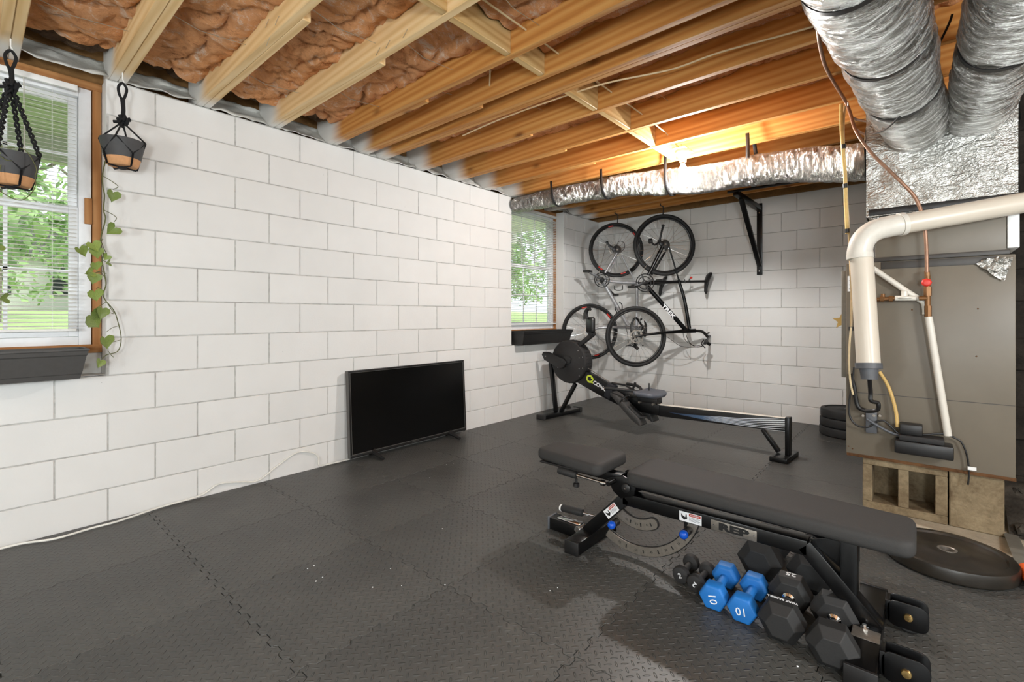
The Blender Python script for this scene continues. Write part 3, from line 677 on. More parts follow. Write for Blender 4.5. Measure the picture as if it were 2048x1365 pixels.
def hanging_pot(px, py, z_hook, z_rim, h, r, label, group, long_rope):
    t = thing('hanging_planter', label, 'planter', (px, py, z_rim-h), group)
    # pot: charcoal glaze above, bare clay band below
    q = .30; zr = z_rim; rb = r*.70
    rr = lambda z: rb+(r-rb)*((z-(zr-h))/h)**.8
    mb = MB(); z1 = zr-h+h*q; mb.lathe([(rr(zr-h)*.9, zr-h), (rr(zr-h), zr-h+.006), (rr(z1), z1)], (px, py, 0), seg=28); mb.build('clay_base', M['terra'], t)
    mb = MB(); mb.lathe([(rr(z1)*.98, z1-.001), (rr(z1)+.0012, z1), (rr(zr-h*.3)+.0012, zr-h*.3), (r+.0012, zr), (r-.006, zr), (r-.010, zr-.02)], (px, py, 0), seg=28); mb.build('pot', M['pot'], t)
    mb = MB(); mb.lathe([(r-.012, zr-.03), (r-.012, zr-.014)], (px, py, 0), seg=20); mb.build('soil', M['soilp'], t)
    mb = MB()   # white screw hook
    mb.tube([(px, py, TOP+.002), (px, py, z_hook+.02), (px+.006, py, z_hook+.006), (px, py, z_hook-.004), (px-.008, py, z_hook+.002)], .003, 6); mb.build('screw_hook', M['white'], t)
    hg = MB(); zk = z_hook-(.20 if not long_rope else .165)
    lp = spl([(px, py, z_hook), (px+.017, py, z_hook-.025), (px+.012, py, z_hook-.06), (px+.003, py, z_hook-.085), (px-.003, py, z_hook-.085), (px-.014, py, z_hook-.06), (px-.017, py, z_hook-.025)], 4, True)
    hg.tube(lp, .0065, 8, closed=True)
    hg.tube([(px, py, z_hook-.08), (px+.004, py, (z_hook-.08+zk)/2), (px, py, zk)], [.011, .009, .011], 8)
    zt = zk-.012; rndm = random.Random(3)
    for k in range(9):
        a = k*2.4; p = Vector((px+math.cos(a)*.016, py+math.sin(a)*.016, zk+rndm.uniform(-.02, .02)))
        hg.tube([p+Vector((rndm.uniform(-.02,.02), rndm.uniform(-.02,.02), rndm.uniform(-.016,.016))), p, p+Vector((rndm.uniform(-.02,.02), rndm.uniform(-.02,.02), .02))], .0085, 7)
    zb = zr-h
    for k in range(4):
        a = PI/4+.35+k*PI/2; a1 = Vector((math.cos(a), math.sin(a), 0))
        c = Vector((px, py, 0)); top = c+EZ*zt+a1*.008; rim_ = c+a1*(r+.005)+EZ*zr
        if long_rope:   # thick twisted sennit
            n = 34
            for s_ in (0, 1):
                pts = []
                for i in range(n+1):
                    f = i/n; p = top.lerp(rim_, f); d = (rim_-top).normalized(); o_ = d.orthogonal().normalized(); o2 = d.cross(o_)
                    w_ = f*34+s_*PI; pts.append(p+(o_*math.cos(w_)+o2*math.sin(w_))*.0065)
                hg.tube(pts, .0052, 6)
        else: hg.tube([top, rim_], .0042, 6)
        for sg in (-1, 1):   # net around the pot, meeting at the bottom
            b1 = a+sg*PI/4; m_ = c+Vector((math.cos(b1), math.sin(b1), 0))*(rr(zr-h*.55)+.005)+EZ*(zr-h*.55)
            e_ = c+Vector((math.cos(b1), math.sin(b1), 0))*(rr(zb)+.004)+EZ*(zb-.002)
            hg.tube([rim_, m_], .0035, 6); hg.tube([m_, e_], .0042, 6)
    for k in range(4):
        b1 = PI/4+.35+k*PI/2+PI/4; c = Vector((px, py, zb-.004)); hg.tube([c+Vector((math.cos(b1), math.sin(b1), 0))*rr(zb), c], .004, 6)
    hg.lathe([(.018, zb-.012), (.02, zb-.002)], (px, py, 0), seg=10)
    hg.build('cord_hanger', M['rope'], t, ang=60)
    return t
p1 = hanging_pot(.132, 3.165, 2.325, 1.845, .145, .098, 'black corded hanging pot in front of the near window, left edge', 'hanging pots by the near window', True)
p2 = hanging_pot(.535, 3.165, 2.325, 2.02, .135, .094, 'black corded hanging pot against the wall by the window frame, vine trailing far down', 'hanging pots by the near window', False)
def yv(u, v, y=3.215): return atY(u, v, y)
def vine(t, pts, r, name='vine_stem'):
    mb = MB(); mb.tube(spl(pts, 5), r, 6); return mb.build(name, M['stem'], t)
main = [(212,318),(207,338),(205,355),(206,375),(209,392),(207,420),(211,438),(203,470),(201,490),(207,508),(204,522),(209,548),(212,570),(206,590),(213,604)]
rr_ = [.0042-.0016*i/len(main) for i in range(len(main))]
vine(p2, [yv(u, v) for u, v in main], .0029)
vine(p2, [yv(u, v) for u, v in ((206,352),(228,366),(236,374),(226,379))], .0016, 'leaf_stalk')
for a in (((207,420),(226,430),(233,437),(228,444)), ((206,478),(196,488),(168,489),(167,496)), ((203,485),(209,500),(214,508)), ((204,520),(216,526),(222,528)), ((213,548),(202,543),(190,546)),
          ((212,558),(200,545),(186,548)), ((209,585),(198,576),(192,578)), ((213,604),(200,612),(192,618)), ((213,604),(222,618),(228,628),(210,622))):
    vine(p2, [yv(u, v) for u, v in a], .0016, 'leaf_stalk')
vine(p2, [yv(u, v) for u, v in ((213,604),(228,622),(236,645),(242,672),(241,690),(234,704),(214,710),(204,718))], .0023)
for a in (((238,652),(225,656),(212,665)), ((242,680),(228,684),(218,685)), ((216,702),(222,710),(227,715))): vine(p2, [yv(u, v) for u, v in a], .0015, 'leaf_stalk')
for u, v, s, roll, k in ((225,391,.066,.1,1.0),(225,459,.066,.7,1.4),(162,502,.058,-.4,1.2),(188,492,.062,-.4,.8),(192,505,.06,-.15,.8),(213,514,.036,.5,1.0),(216,526,.035,1.3,1.4),(191,531,.05,-.3,1.0),(180,545,.05,1.2,1.4),
    (187,556,.062,.15,.8),(190,589,.066,-.25,.8),(202,625,.070,.2,1.0),(186,638,.112,-.75,.8),(211,683,.074,-.15,1.0),(199,726,.050,.4,1.0)):
    leaf(p2, yv(u, v, 3.2), s*1.12, roll, .45+random.uniform(-.3, .3), k)
def y1(u, v, y=3.07): return atY(u, v, y)
for a in (((0,293),(14,296),(30,296)), ((0,312),(12,320),(25,322)), ((40,296),(52,302),(62,315),(73,338),(70,352)), ((70,350),(71,370),(64,385),(46,400),(25,397),(-5,380)), ((2,330),(-8,380),(-14,470),(-6,585),(4,597))):
    vine(p1, [y1(u, v) for u, v in a], .0019)
for u, v, s, roll, k in ((-5,492,.055,.9,1.0),(8,597,.05,1.45,1.2),(-18,540,.06,.2,.8),(-12,300,.05,.4,.8)):
    leaf(p1, y1(u, v), s, roll, .6, k)

# ================================================================== TELEVISION
t = thing('television', 'flat black television standing on the mats against the left wall', 'television', (2.46, 3.19, 0))
A = Vector((1.872, 3.215, .030)); B = Vector((3.062, 3.215, .030)); Hh = .655; lean = .035
U = EX; V = Vector((0, lean/Hh, 1)).normalized(); N = V.cross(U).normalized()*-1   # towards the room
N = U.cross(V).normalized(); N = N if N.y < 0 else -N
mb = MB(); mb.prism([(a+.595, b+Hh/2) for a, b in rrect(1.19, Hh, .006, 2)], A-N*.0, U, V, -N, .028); mb.build('body', M['tvb'], t, .003)
mb = MB()
W_ = 1.19; bz = .014
for (a, b, c, d) in ((0, 0, W_, .024), (0, Hh-bz, W_, Hh), (0, .024, bz, Hh-bz), (W_-bz, .024, W_, Hh-bz)):
    mb.prism([(a, b), (c, b), (c, d), (a, d)], A, U, V, N, .008)
mb.build('bezel', M['tvb'], t, .0015)
mb = MB()
for (a, b, c, d) in ((bz, .0235, W_-bz, .027), (bz, Hh-bz-.003, W_-bz, Hh-bz), (bz, .027, bz+.003, Hh-bz-.003), (W_-bz-.003, .027, W_-bz, Hh-bz-.003)): mb.prism([(a, b), (c, b), (c, d), (a, d)], A, U, V, N, .0085)
mb.prism([(-.002, 0), (0, 0), (0, Hh), (-.002, Hh)], A-N*.028, U, V, N, .036)
mb.build('grey_trim', M['bez'], t, smooth=False)
mb = MB(); mb.prism([(bz+.002, .026), (W_-bz-.002, .026), (W_-bz-.002, Hh-bz-.002), (bz+.002, Hh-bz-.002)], A, U, V, N, .003); mb.build('screen', M['tvs'], t, smooth=False)
text('badge', 'SAMSUNG', .017, M['chrome'], t, A+U*.60+V*.012+N*.0086, U, V, .0005)
mb = MB(); mb.prism(rrect(.022, .010, .003, 2), A+U*1.165+V*-.004+N*.002, U, V, N, .004); mb.build('sensor', M['bez'], t)
for x in (.20, .99):
    mb = MB(); c = A+U*x
    mb.tube([c+Vector((0, 0, .02)), c+Vector((0, -.02, .006)), c+Vector((.005, -.13, -.020))], [.020, .018, .010], 8)
    mb.tube([c+Vector((0, .0, .02)), c+Vector((0, .05, -.018))], [.02, .010], 8); mb.build('foot', M['black'], t)

# white cord along the foot of the wall and the loose tape end beside the television
mb = MB(); P = [(-.3,3.27,.008),(.10,3.262,.008),(.18,3.255,.008),(.285,3.205,.008),(.42,3.222,.008),(.533,3.225,.008),(.72,3.272,.010),(.92,3.280,.016),(1.02,3.287,.056),(1.13,3.288,.040),(1.25,3.286,.018),(1.377,3.287,.085),(1.512,3.288,.145),(1.62,3.288,.118),(1.665,3.285,.07),(1.665,3.278,.02),(1.76,3.275,.012),(1.90,3.27,.012)]
mb.tube(spl(P, 6), .0055, 8); tag(mb.build('extension_cord', M['whitec']), 'thin white cord lying along the foot of the left wall', 'cord')

# ================================================================== HEX AND ROUND DUMBBELLS
def hexp(d): r = d/math.sqrt(3); return [(r*math.cos(PI/3*k), r*math.sin(PI/3*k)) for k in range(6)]
def hexsection(mb, prof, o, ax, u, v):   # prof: (flat-to-flat, distance along axis)
    vs = []; 
    for d, h_ in prof:
        vs += [Vector(o)+Vector(ax)*h_+Vector(u)*a+Vector(v)*b for a, b in hexp(d)]
    n = len(prof); fs = [tuple(range(6))[::-1], tuple((n-1)*6+k for k in range(6))]+[(i*6+k, i*6+(k+1)%6, (i+1)*6+(k+1)%6, (i+1)*6+k) for i in range(n-1) for k in range(6)]
    mb.add(vs, fs)
def hex_dumbbell(loc, yaw, d, hl, gap, label, group, kind, txt=None, rot=0, top=None):
    """axis along local X; near head at -x"""
    t = thing('hex_dumbbell', label, 'dumbbell', loc, group); t['_o'] = [0, 0, 0]; z = d/2+.0005; tot = gap/2+hl
    headm = M['blue'] if kind == 'blue' else M['rubber']
    for sg in (-1, 1):
        mb = MB(); c = Vector((sg*gap/2, 0, z))
        if kind == 'blue': prof = [(d*.80, 0), (d, .010), (d, hl-.008), (d*.90, hl)]
        else: prof = [(d*.70, 0), (d, .018), (d, hl-.030), (d*.60, hl)]
        hexsection(mb, prof, c, EX*sg, EY, EZ); mb.build('head', headm, t, .0035 if kind == 'blue' else .002, smooth=kind == 'blue')
    mb = MB(); g = gap/2
    if kind == 'blue': mb.lathe([(.0165, -g-.002), (.0150, -g*.5), (.0165, 0), (.0150, g*.5), (.0165, g+.002)], (0, 0, z), EX, 16); mb.build('handle', M['blue'], t)
    else:
        mb.lathe([(.020, -g-.002), (.021, -g+.012), (.013, -g+.018), (.0125, -g*.6), (.0165, 0), (.0125, g*.6), (.013, g-.018), (.021, g-.012), (.020, g+.002)], (0, 0, z), EX, 20); mb.build('handle', M['chrome'], t)
    if txt and kind == 'blue':
        r = math.radians(rot); u = -EY*math.cos(r)+EZ*math.sin(r); v = EZ*math.cos(r)+EY*math.sin(r)
        text('weight_number', txt, d*.44, M['whitel'], t, (-tot-.0006, .0, z-.002), u, v, .0005, bold=.0)
    if top:
        for s_, size, X_ in top:
            text('marking', s_, size, M['whitel'], t, (X_, 0, d+.0012), EY, -EX, .0004, bold=.0004)
    t.location = loc; t.rotation_euler = (0, 0, yaw); return t
hex_dumbbell((1.935, .588, 0), .05, .090, .060, .112, 'blue hex dumbbell second in the blue pair from the right, 10 standing upright on end', 'blue ten-weight dumbbells', 'blue', '10', -75)
hex_dumbbell((1.925, .482, 0), .02, .090, .060, .112, 'blue hex dumbbell next to the black 25, its 10 upside down', 'blue ten-weight dumbbells', 'blue', '10', 188)
D1 = hex_dumbbell((1.922, .358, 0), .05, .126, .096, .116, 'black hex dumbbell marked 25 beside the blue dumbbells', 'black hex dumbbells under the bench', 'black', None, 0, [('25', .036, .108), ('YORK BARBELL', .0135, -.092)])
D2 = hex_dumbbell((1.885, .214, 0), .08, .126, .092, .114, 'black hex dumbbell nearest the rear foot of the bench, chrome handle', 'black hex dumbbells under the bench', 'black')
hex_dumbbell((2.31, .505, 0), .0, .150, .112, .12, 'large black hex dumbbell behind the blue pair, partly hidden', 'black hex dumbbells under the bench', 'black')
hex_dumbbell((2.33, .325, 0), .0, .150, .112, .12, 'large black hex dumbbell behind the bench leg, furthest right at the back', 'black hex dumbbells under the bench', 'black')
def round_dumbbell(loc, yaw, label, rot):
    t = thing('round_dumbbell', label, 'dumbbell', loc, 'small black round dumbbells'); t['_o'] = [0, 0, 0]; R = .034; z = R+.0005
    for sg in (-1, 1):
        mb = MB(); mb.lathe([(R*.55, -.002), (R*.9, .005), (R, .014), (R, .026), (R*.92, .033), (R*.72, .0355)], (sg*.042, 0, z), EX*sg, 22); mb.build('head', M['blackmat'], t)
    mb = MB(); mb.lathe([(.0125, -.043), (.0115, -.02), (.0128, 0), (.0115, .02), (.0125, .043)], (0, 0, z), EX, 14); mb.build('handle', M['blackmat'], t)
    r = math.radians(rot); u = -EY*math.cos(r)+EZ*math.sin(r); v = EZ*math.cos(r)+EY*math.sin(r)
    text('weight_number', '2', .028, M['whitel'], t, (-.0785, 0, z), u, v, .0005, bold=.0006)
    t.location = loc; t.rotation_euler = (0, 0, yaw); return t
round_dumbbell((1.988, .742, 0), .03, 'small black round-headed dumbbell at the left end of the row', 20)
round_dumbbell((1.965, .670, 0), -.03, 'small black round-headed dumbbell touching the blue one', 150)

# ================================================================== WEIGHT PLATES
def bumper(loc, R, T, label, group, mat, name='weight_plate'):
    t = thing(name, label, 'weight plate', loc, group)
    x, y, z = loc; mb = MB()
    mb.lathe([(R-.010, z), (R-.002, z+.006), (R, z+.012), (R, z+T-.012), (R-.004, z+T-.003), (R-.012, z+T), (R-.034, z+T), (R-.040, z+T-.008), (.085, z+T-.008), (.078, z+T-.003), (.040, z+T-.003), (.028, z+T-.004), (.0255, z+T-.006), (.0255, z)], (x, y, 0), EZ, 72)
    mb.f.pop(); mb.mi.pop()
    mb.f[-1:] = mb.f[-1:]; mb.build('disc', mat, t)
    mb = MB(); mb.lathe([(.0345, z+T-.0045), (.0345, z+T-.001), (.0300, z+T-.0002), (.0255, z+T-.003), (.0253, z+.004)], (x, y, 0), EZ, 36); mb.f = [f for f in mb.f if len(f) == 4]; mb.mi = [0]*len(mb.f); mb.build('bore_ring', M['steel'], t)
    return t
bumper((2.858, -.098, .0012), .226, .062, 'big black rubber weight plate lying flat by the furnace blocks', None, M['plate'])
lab = ['bottom black rubber plate of the stack by the far wall', 'middle black rubber plate of the stack by the far wall', 'top black rubber plate of the stack by the far wall']
for i in range(3): bumper((5.30+.004*i, .49-.004*i, .0012+i*.0815), .222, .081, lab[i], 'plates stacked by the far wall', M['rubber'])

# ================================================================== ADJUSTABLE BENCH
t = thing('weight_bench', 'black adjustable weight bench with charcoal padded seat and back', 'bench', (2.0, .68, 0))
XN, XF_ = 1.965, 2.030; xm = (XN+XF_)/2; TW = .065
def yz_prism(mb, poly, x0, x1): return mb.prism(poly, (x0, 0, 0), EY, EZ, EX, x1-x0)
def loft_pad(name, stations, z1, th, mat, r=.028):
    """stations: (Y, xnear, xfar) ends; builds a cushion with rounded corners and edges"""
    (ya, a0, a1), (yb, b0, b1) = stations
    def outline(ins):
        pts = []; n = 5; R = max(.042-ins, .012)
        cs = [(b0+ins, yb-ins, 1, -1, 180, 90), (b1-ins, yb-ins, -1, -1, 90, 0), (a1-ins, ya+ins, -1, 1, 0, -90), (a0+ins, ya+ins, 1, 1, -90, -180)]
        for cx_, cy_, sx, sy, s0, s1 in cs:
            for i in range(n+1):
                a = math.radians(s0+(s1-s0)*i/n); pts.append((cx_+sx*R+R*math.cos(a), cy_+sy*R+R*math.sin(a)))
        return pts
    lv = [(.020, z1-th), (.008, z1-th+.002), (.001, z1-th+.012), (0, z1-th+.02), (0, z1-.022), (.002, z1-.012), (.008, z1-.004), (.018, z1-.001), (.05, z1+.0005)]
    vs = []; 
    for ins, z in lv: vs += [Vector((x, y, z)) for x, y in outline(ins)]
    n = len(outline(0)); fs = [tuple(range(n))[::-1]]+[(i*n+k, i*n+(k+1)%n, (i+1)*n+(k+1)%n, (i+1)*n+k) for i in range(len(lv)-1) for k in range(n)]+[tuple((len(lv)-1)*n+k for k in range(n))]
    mb = MB(); mb.add(vs, fs); return mb.build(name, mat, t, ang=60)
loft_pad('back_pad', ((.004, 1.822, 2.078), (.962, 1.850, 2.146)), .430, .056, M['pad'])
loft_pad('seat_pad', ((1.082, 1.850, 2.140), (1.478, 1.892, 2.094)), .430, .056, M['pad'])
mb = MB(); mb.box((1.87, .03, .366), (2.08, .94, .3745)); mb.build('back_board', M['black'], t, .002)
mb = MB(); mb.box((1.88, 1.11, .366), (2.10, 1.44, .3745)); mb.build('seat_board', M['black'], t, .002)
mb = MB(); mb.beam((xm, 1.03, .2615), (xm, .300, .2665), TW, .055); mb.build('main_beam', M['satin'], t, .004)
mb = MB(); mb.beam((xm, 1.012, .270), (xm, 1.225, .048), TW, .055, (0, 1, 0)); mb.build('front_leg', M['satin'], t, .004)
mb = MB(); mb.beam((xm, .312, .276), (xm, .105, .052), TW, .055, (0, 1, 0)); mb.build('rear_leg', M['satin'], t, .004)
mb = MB(); mb.beam((xm, .180, .070), (xm, .180, .372), .06, .05, (0, 1, 0)); mb.build('rear_post', M['satin'], t, .004)
mb = MB(); yz_prism(mb, [(.30, .292), (.155, .345), (.155, .20), (.20, .215), (.27, .27)], 1.992, 1.998); yz_prism(mb, [(.30, .292), (.155, .345), (.155, .24)], 2.040, 2.046); mb.build('gusset', M['satin'], t, .001)
mb = MB(); mb.box((1.975, .12, .318), (2.025, .99, .366)); mb.build('back_tube', M['satin'], t, .003)
mb = MB(); mb.box((1.975, 1.04, .325), (2.025, 1.38, .366)); mb.build('seat_tube', M['satin'], t, .003)
mb = MB(); mb.box((1.83, 1.175, .002), (2.17, 1.245, .060)); mb.build('front_foot', M['satin'], t, .003)
mb = MB(); mb.box((xm-.033, 1.2455, .002), (xm+.033, 1.44, .062)); mb.build('foot_tube', M['satin'], t, .003)
for a, b in (((1.818, 1.172, .0), (1.8295, 1.248, .062)), ((2.1705, 1.172, .0), (2.182, 1.248, .062)), ((xm-.035, 1.4405, .0), (xm+.035, 1.452, .064))):
    mb = MB(); mb.box(a, b); mb.build('end_cap', M['grey'] if a[1] > 1.4 else M['black'], t, .003)
mb = MB(); mb.box((xm-.022, 1.27, .0625), (xm+.022, 1.40, .068)); mb.build('chrome_plate', M['chrome'], t, .002)
mb = MB(); mb.lathe([(.010, 0), (.010, .06)], (XN-.012, 1.262, .055), EX, 12); mb.lathe([(.016, 0), (.016, .012)], (XN-.018, 1.262, .055), EX, 6); mb.build('hinge_bolt', M['chrome'], t)
mb = MB(); mb.lathe([(.0165, 0), (.018, .004), (.018, .115), (.0165, .12)], (1.972, 1.365, .128), Vector((0, -1, .06)), 18); mb.build('grip', M['rubber'], t)
mb = MB(); mb.lathe([(.013, 0), (.017, .004), (.017, .012)], (1.972, 1.378, .127), Vector((0, -1, 0)), 16); mb.build('grip_cap', M['white'], t)
mb = MB(); mb.tube([(1.972, 1.26, .134), (1.972, 1.13, .142)], .006, 10); mb.build('handle_rod', M['chrome'], t)
mb = MB(); mb.box((1.725, .090, .002), (2.275, .168, .062)); mb.build('rear_foot', M['satin'], t, .003)
for x0, x1 in ((1.713, 1.7245), (2.2755, 2.287)): mb = MB(); mb.box((x0, .087, 0), (x1, .171, .064)); mb.build('end_cap', M['black'], t, .003)
mb = MB(); mb.box((1.88, .092, .0625), (1.945, .166, .066)); mb.build('serial_plate', M['steel'], t, .001)
for x in (1.945, 2.05):
    mb = MB(); mb.lathe([(.012, 0), (.012, .008), (.007, .009), (.007, .016)], (x, .135, .0625), EZ, 6); mb.build('foot_bolt', M['chrome'], t)
for xc in (1.815, 2.15):   # wheel forks
    mb = MB(); pl = [(y+.028, z+.062) for y, z in rrect(.112, .088, .026, 4)]
    yz_prism(mb, pl, xc-.030, xc-.025); yz_prism(mb, pl, xc+.025, xc+.030); mb.box((xc-.030, .075, .03), (xc+.030, .0885, .10)); br = mb.build('wheel_fork', M['satin'], t, .0015)
    mb = MB(); mb.lathe([(.034, -.022), (.040, -.016), (.040, .016), (.034, .022)], (xc, .026, .0415), EX, 26); mb.build('wheel', M['rubber'], br)
    mb = MB(); mb.lathe([(.004, -.004), (.011, -.003), (.013, 0), (.013, .066), (.011, .069)], (xc-.034, .026, .0605), EX, 18); mb.build('axle_bolt', M['brassb'], br)
def arcplate(cy, cz, r0, r1, a0, a1, n=26):
    return arc(cy, cz, r1, a0, a1, n)+list(reversed(arc(cy, cz, r0, a0, a1, n)))
mb = MB(); yz_prism(mb, arcplate(.978, .322, .259, .305, -166, -60), 1.9885, 1.9935); mb.build('arc_edge', M['black'], t, smooth=False)
mb = MB(); yz_prism(mb, arcplate(.978, .322, .263, .301, -165, -61), 1.983, 1.988); ap = mb.build('adjuster_arc', M['steel'], t, smooth=False)
mb = MB(); yz_prism(mb, arcplate(.966, .302, .116, .171, -122, -38), 1.9885, 1.9935); yz_prism(mb, arc(.966+.1435*math.cos(math.radians(-122)), .302+.1435*math.sin(math.radians(-122)), .0275, 0, 345, 22), 1.9884, 1.9934); mb.build('arc_edge', M['black'], t, smooth=False)
mb = MB(); yz_prism(mb, arcplate(.966, .302, .121, .166, -122, -38), 1.983, 1.988); yz_prism(mb, arc(.966+.1435*math.cos(math.radians(-122)), .302+.1435*math.sin(math.radians(-122)), .0225, 0, 345, 22), 1.9828, 1.9882); as_ = mb.build('seat_adjuster_arc', M['steel'], t, smooth=False)
for a_, s_ in ((-75, '75'), (-92, '60'), (-107, '45'), (-122, '30'), (-137, '15')):
    a = math.radians(a_); rad = Vector((0, math.cos(a), math.sin(a))); tan_ = Vector((0, math.sin(a), -math.cos(a))); c = Vector((1.9825, .978, .322))
    text('angle_mark', s_, .015, M['black'], ap, c+rad*.282, tan_, -rad, .0004)
    q = math.radians(a_-7); rad = Vector((0, math.cos(q), math.sin(q))); mb = MB(); p = c+rad*.274; mb.beam(p-Vector((.0004, 0, 0)), p+rad*.016, .0012, .005, tan_); mb.build('slot', M['black'], ap, smooth=False)
for a_, s_ in ((-70, '30'), (-90, '15'), (-110, '0')):
    a = math.radians(a_); rad = Vector((0, math.cos(a), math.sin(a))); tan_ = Vector((0, math.sin(a), -math.cos(a))); c = Vector((1.9825, .966, .302))
    text('angle_mark', s_, .014, M['black'], as_, c+rad*.144, tan_, -rad, .0004)
    q = math.radians(a_-8); rad = Vector((0, math.cos(q), math.sin(q))); mb = MB(); p = c+rad*.136; mb.beam(p-Vector((.0004, 0, 0)), p+rad*.016, .0012, .005, tan_); mb.build('slot', M['black'], as_, smooth=False)
for y, z in ((1.060, .146), (.729, .203)):
    mb = MB(); mb.lathe([(.012, 0), (.0165, .003), (.0165, .03), (.013, .034)], (1.978, y, z), -EX, 18); mb.build('pin_collar', M['black'], t)
    mb = MB(); mb.lathe([(.009, 0), (.0115, .003)], (1.9435, y, z), -EX, 18); mb.build('collar_ring', M['white'], t)
    mb = MB(); mb.lathe([(.010, 0), (.016, .006), (.0185, .016), (.016, .027), (.009, .033), (.002, .034)], (1.940, y, z), -EX, 20); mb.build('blue_knob', M['knobblue'], t, label='glossy blue ball knob of the locking pin')
mb = MB(); yz_prism(mb, [(.755, .232), (.700, .232), (.700, .19), (.755, .19)], 1.995, 2.002); mb.build('pin_bracket', M['satin'], t)
# name plate and warning stickers
mb = MB(); mb.prism([(-.465, .240), (-.634, .240), (-.634, .2805), (-.465, .2805)], (1.9645, 0, 0), -EY, EZ, -EX, .002); np_ = mb.build('name_plate', M['steel'], t, .0006)
text('name_text', 'REP', .037, M['black'], np_, (1.9622, .549, .2600), -EY, EZ, .0006, sx=1.85, bold=.0022)
for y in (.624, .475): mb = MB(); mb.lathe([(.0035, 0), (.002, .002)], (1.9625, y, .2605), -EX, 10); mb.build('rivet', M['chrome'], np_)
def sticker(o, u, v, w, h):
    u = Vector(u).normalized(); v = Vector(v).normalized(); mb = MB(); mb.prism([(-w/2, -h/2), (w/2, -h/2), (w/2, h/2), (-w/2, h/2)], o, u, v, -EX, .0006); s = mb.build('warning_sticker', M['whitel'], t, smooth=False)
    o = Vector(o)-EX*.0007
    mb = MB(); mb.prism([(-.06*w, .16*h), (.46*w, .16*h), (.46*w, .44*h), (-.06*w, .44*h)], o, u, v, -EX, .0004); mb.build('red_band', M['redp'], s, smooth=False)
    text('sticker_text', 'WARNING', h*.20, M['whitel'], s, o-EX*.0008+u*w*.20+v*h*.30, u, v, .0002)
    mb = MB(); mb.prism([(-.42*w, .30*h), (-.34*w, .10*h), (-.22*w, -.04*h), (-.20*w, .28*h), (-.16*w, .28*h), (-.15*w, -.02*h), (-.10*w, .02*h), (-.16*w, -.20*h), (-.28*w, -.34*h), (-.40*w, -.10*h)], o, u, v, -EX, .0004); mb.build('pinch_pictogram', M['black'], s, smooth=False)
    for k in range(4): mb = MB(); mb.prism([(-.06*w, (.02-.11*k)*h), ((.44-.05*(k % 2))*w, (.02-.11*k)*h), ((.44-.05*(k % 2))*w, (.055-.11*k)*h), (-.06*w, (.055-.11*k)*h)], o, u, v, -EX, .0003); mb.build('print_line', M['grey'], s, smooth=False)
sticker((1.9645, .717, .2605), -EY, EZ, .092, .040)
sticker((1.9645, 1.084, .192), (0, -.70, .71), (0, .71, .70), .080, .040)
# seat hinge, ladder plate and adjusting rod under the head end
mb = MB(); yz_prism(mb, [(1.10, .345), (1.02, .372), (.955, .35), (.965, .295), (1.03, .265), (1.07, .29)], 1.955, 1.9635); yz_prism(mb, [(1.10, .345), (1.02, .372), (.955, .35), (.965, .295), (1.03, .265), (1.07, .29)], 2.032, 2.040); mb.build('hinge_plate', M['satin'], t, .001)
mb = MB(); mb.lathe([(.020, 0), (.021, .003), (.021, .010), (.017, .013)], (1.9545, 1.000, .322), -EX, 22); mb.build('pivot_disc', M['black'], t)
mb = MB(); mb.lathe([(.006, 0), (.004, .006)], (1.9412, 1.000, .322), -EX, 10); mb.build('pivot_bolt', M['chrome'], t)
mb = MB(); yz_prism(mb, [(1.075, .300), (1.075, .262), (1.098, .235), (1.100, .195), (1.055, .185), (1.045, .235), (1.045, .300)], 1.9955, 2.000); mb.build('ladder_plate', M['steel'], t, .0006)
mb = MB(); mb.tube([(1.885, 1.23, .348), (1.900, 1.075, .338)], .0065, 12); mb.lathe([(.013, 0), (.013, .018)], (1.899, 1.082, .338), (-.1, 1, .06), 14); mb.build('adjusting_rod', M['chrome'], t)
mb = MB(); mb.lathe([(.015, 0), (.0175, .006), (.0175, .09), (.015, .097)], (1.886, 1.225, .347), Vector((-.09, 1, .06)), 18); mb.build('rod_grip', M['rubber'], t)
mb = MB(); mb.tube([(1.885, 1.225, .330), (1.885, 1.225, .312)], .006, 8); mb.lathe([(.009, 0), (.015, .003), (.015, .018), (.010, .022)], (1.885, 1.225, .312), -EZ, 8); mb.build('set_knob', M['black'], t)
mb = MB(); mb.tube([(1.895, 1.062, .340), (2.09, 1.062, .340)], .010, 12); mb.lathe([(.016, 0), (.016, .014)], (2.09, 1.062, .340), EX, 14); mb.build('hinge_axle', M['satin'], t)
mb = MB(); mb.tube(spl([(1.93, .115, .362), (1.93, .10, .345), (1.945, .085, .335), (1.965, .08, .345), (1.97, .09, .362)], 4), .003, 8); mb.build('spring_ring', M['chrome'], t)

# ================================================================== ROWING MACHINE (local x: from rear foot to flywheel, y: towards the viewer)
AR = Vector((4.12, .79, 0)); rot = math.atan2(2.26, .18)
rw = thing('rowing_machine', 'black rowing machine with round fan housing and long low rail by the far wall', 'rowing machine', (0, 0, 0))
def xz(mb, poly, y0, y1): return mb.prism(poly, (0, y1, 0), EX, EZ, -EY, y1-y0)
mb = MB(); mb.lathe([(.150, -.085), (.222, -.078), (.232, -.060), (.232, .045), (.224, .062), (.205, .067), (.06, .074), (.05, .082)], (2.065, 0, .607), EY, 48); fh = mb.build('fan_housing', M['blackmat'], rw)
mb = MB()
for k in range(40):
    a = k*2*PI/40; r0 = .2325
    if not (-1.9 < ((a+PI) % (2*PI))-PI < 2.2): pass
    c = Vector((2.065+math.cos(a)*r0, 0, .607+math.sin(a)*r0)); tt = Vector((-math.sin(a), 0, math.cos(a)))
    mb.beam(c-EY*.05, c+EY*.035, .006, .004, tt)
mb.build('vent_ribs', M['black'], fh)
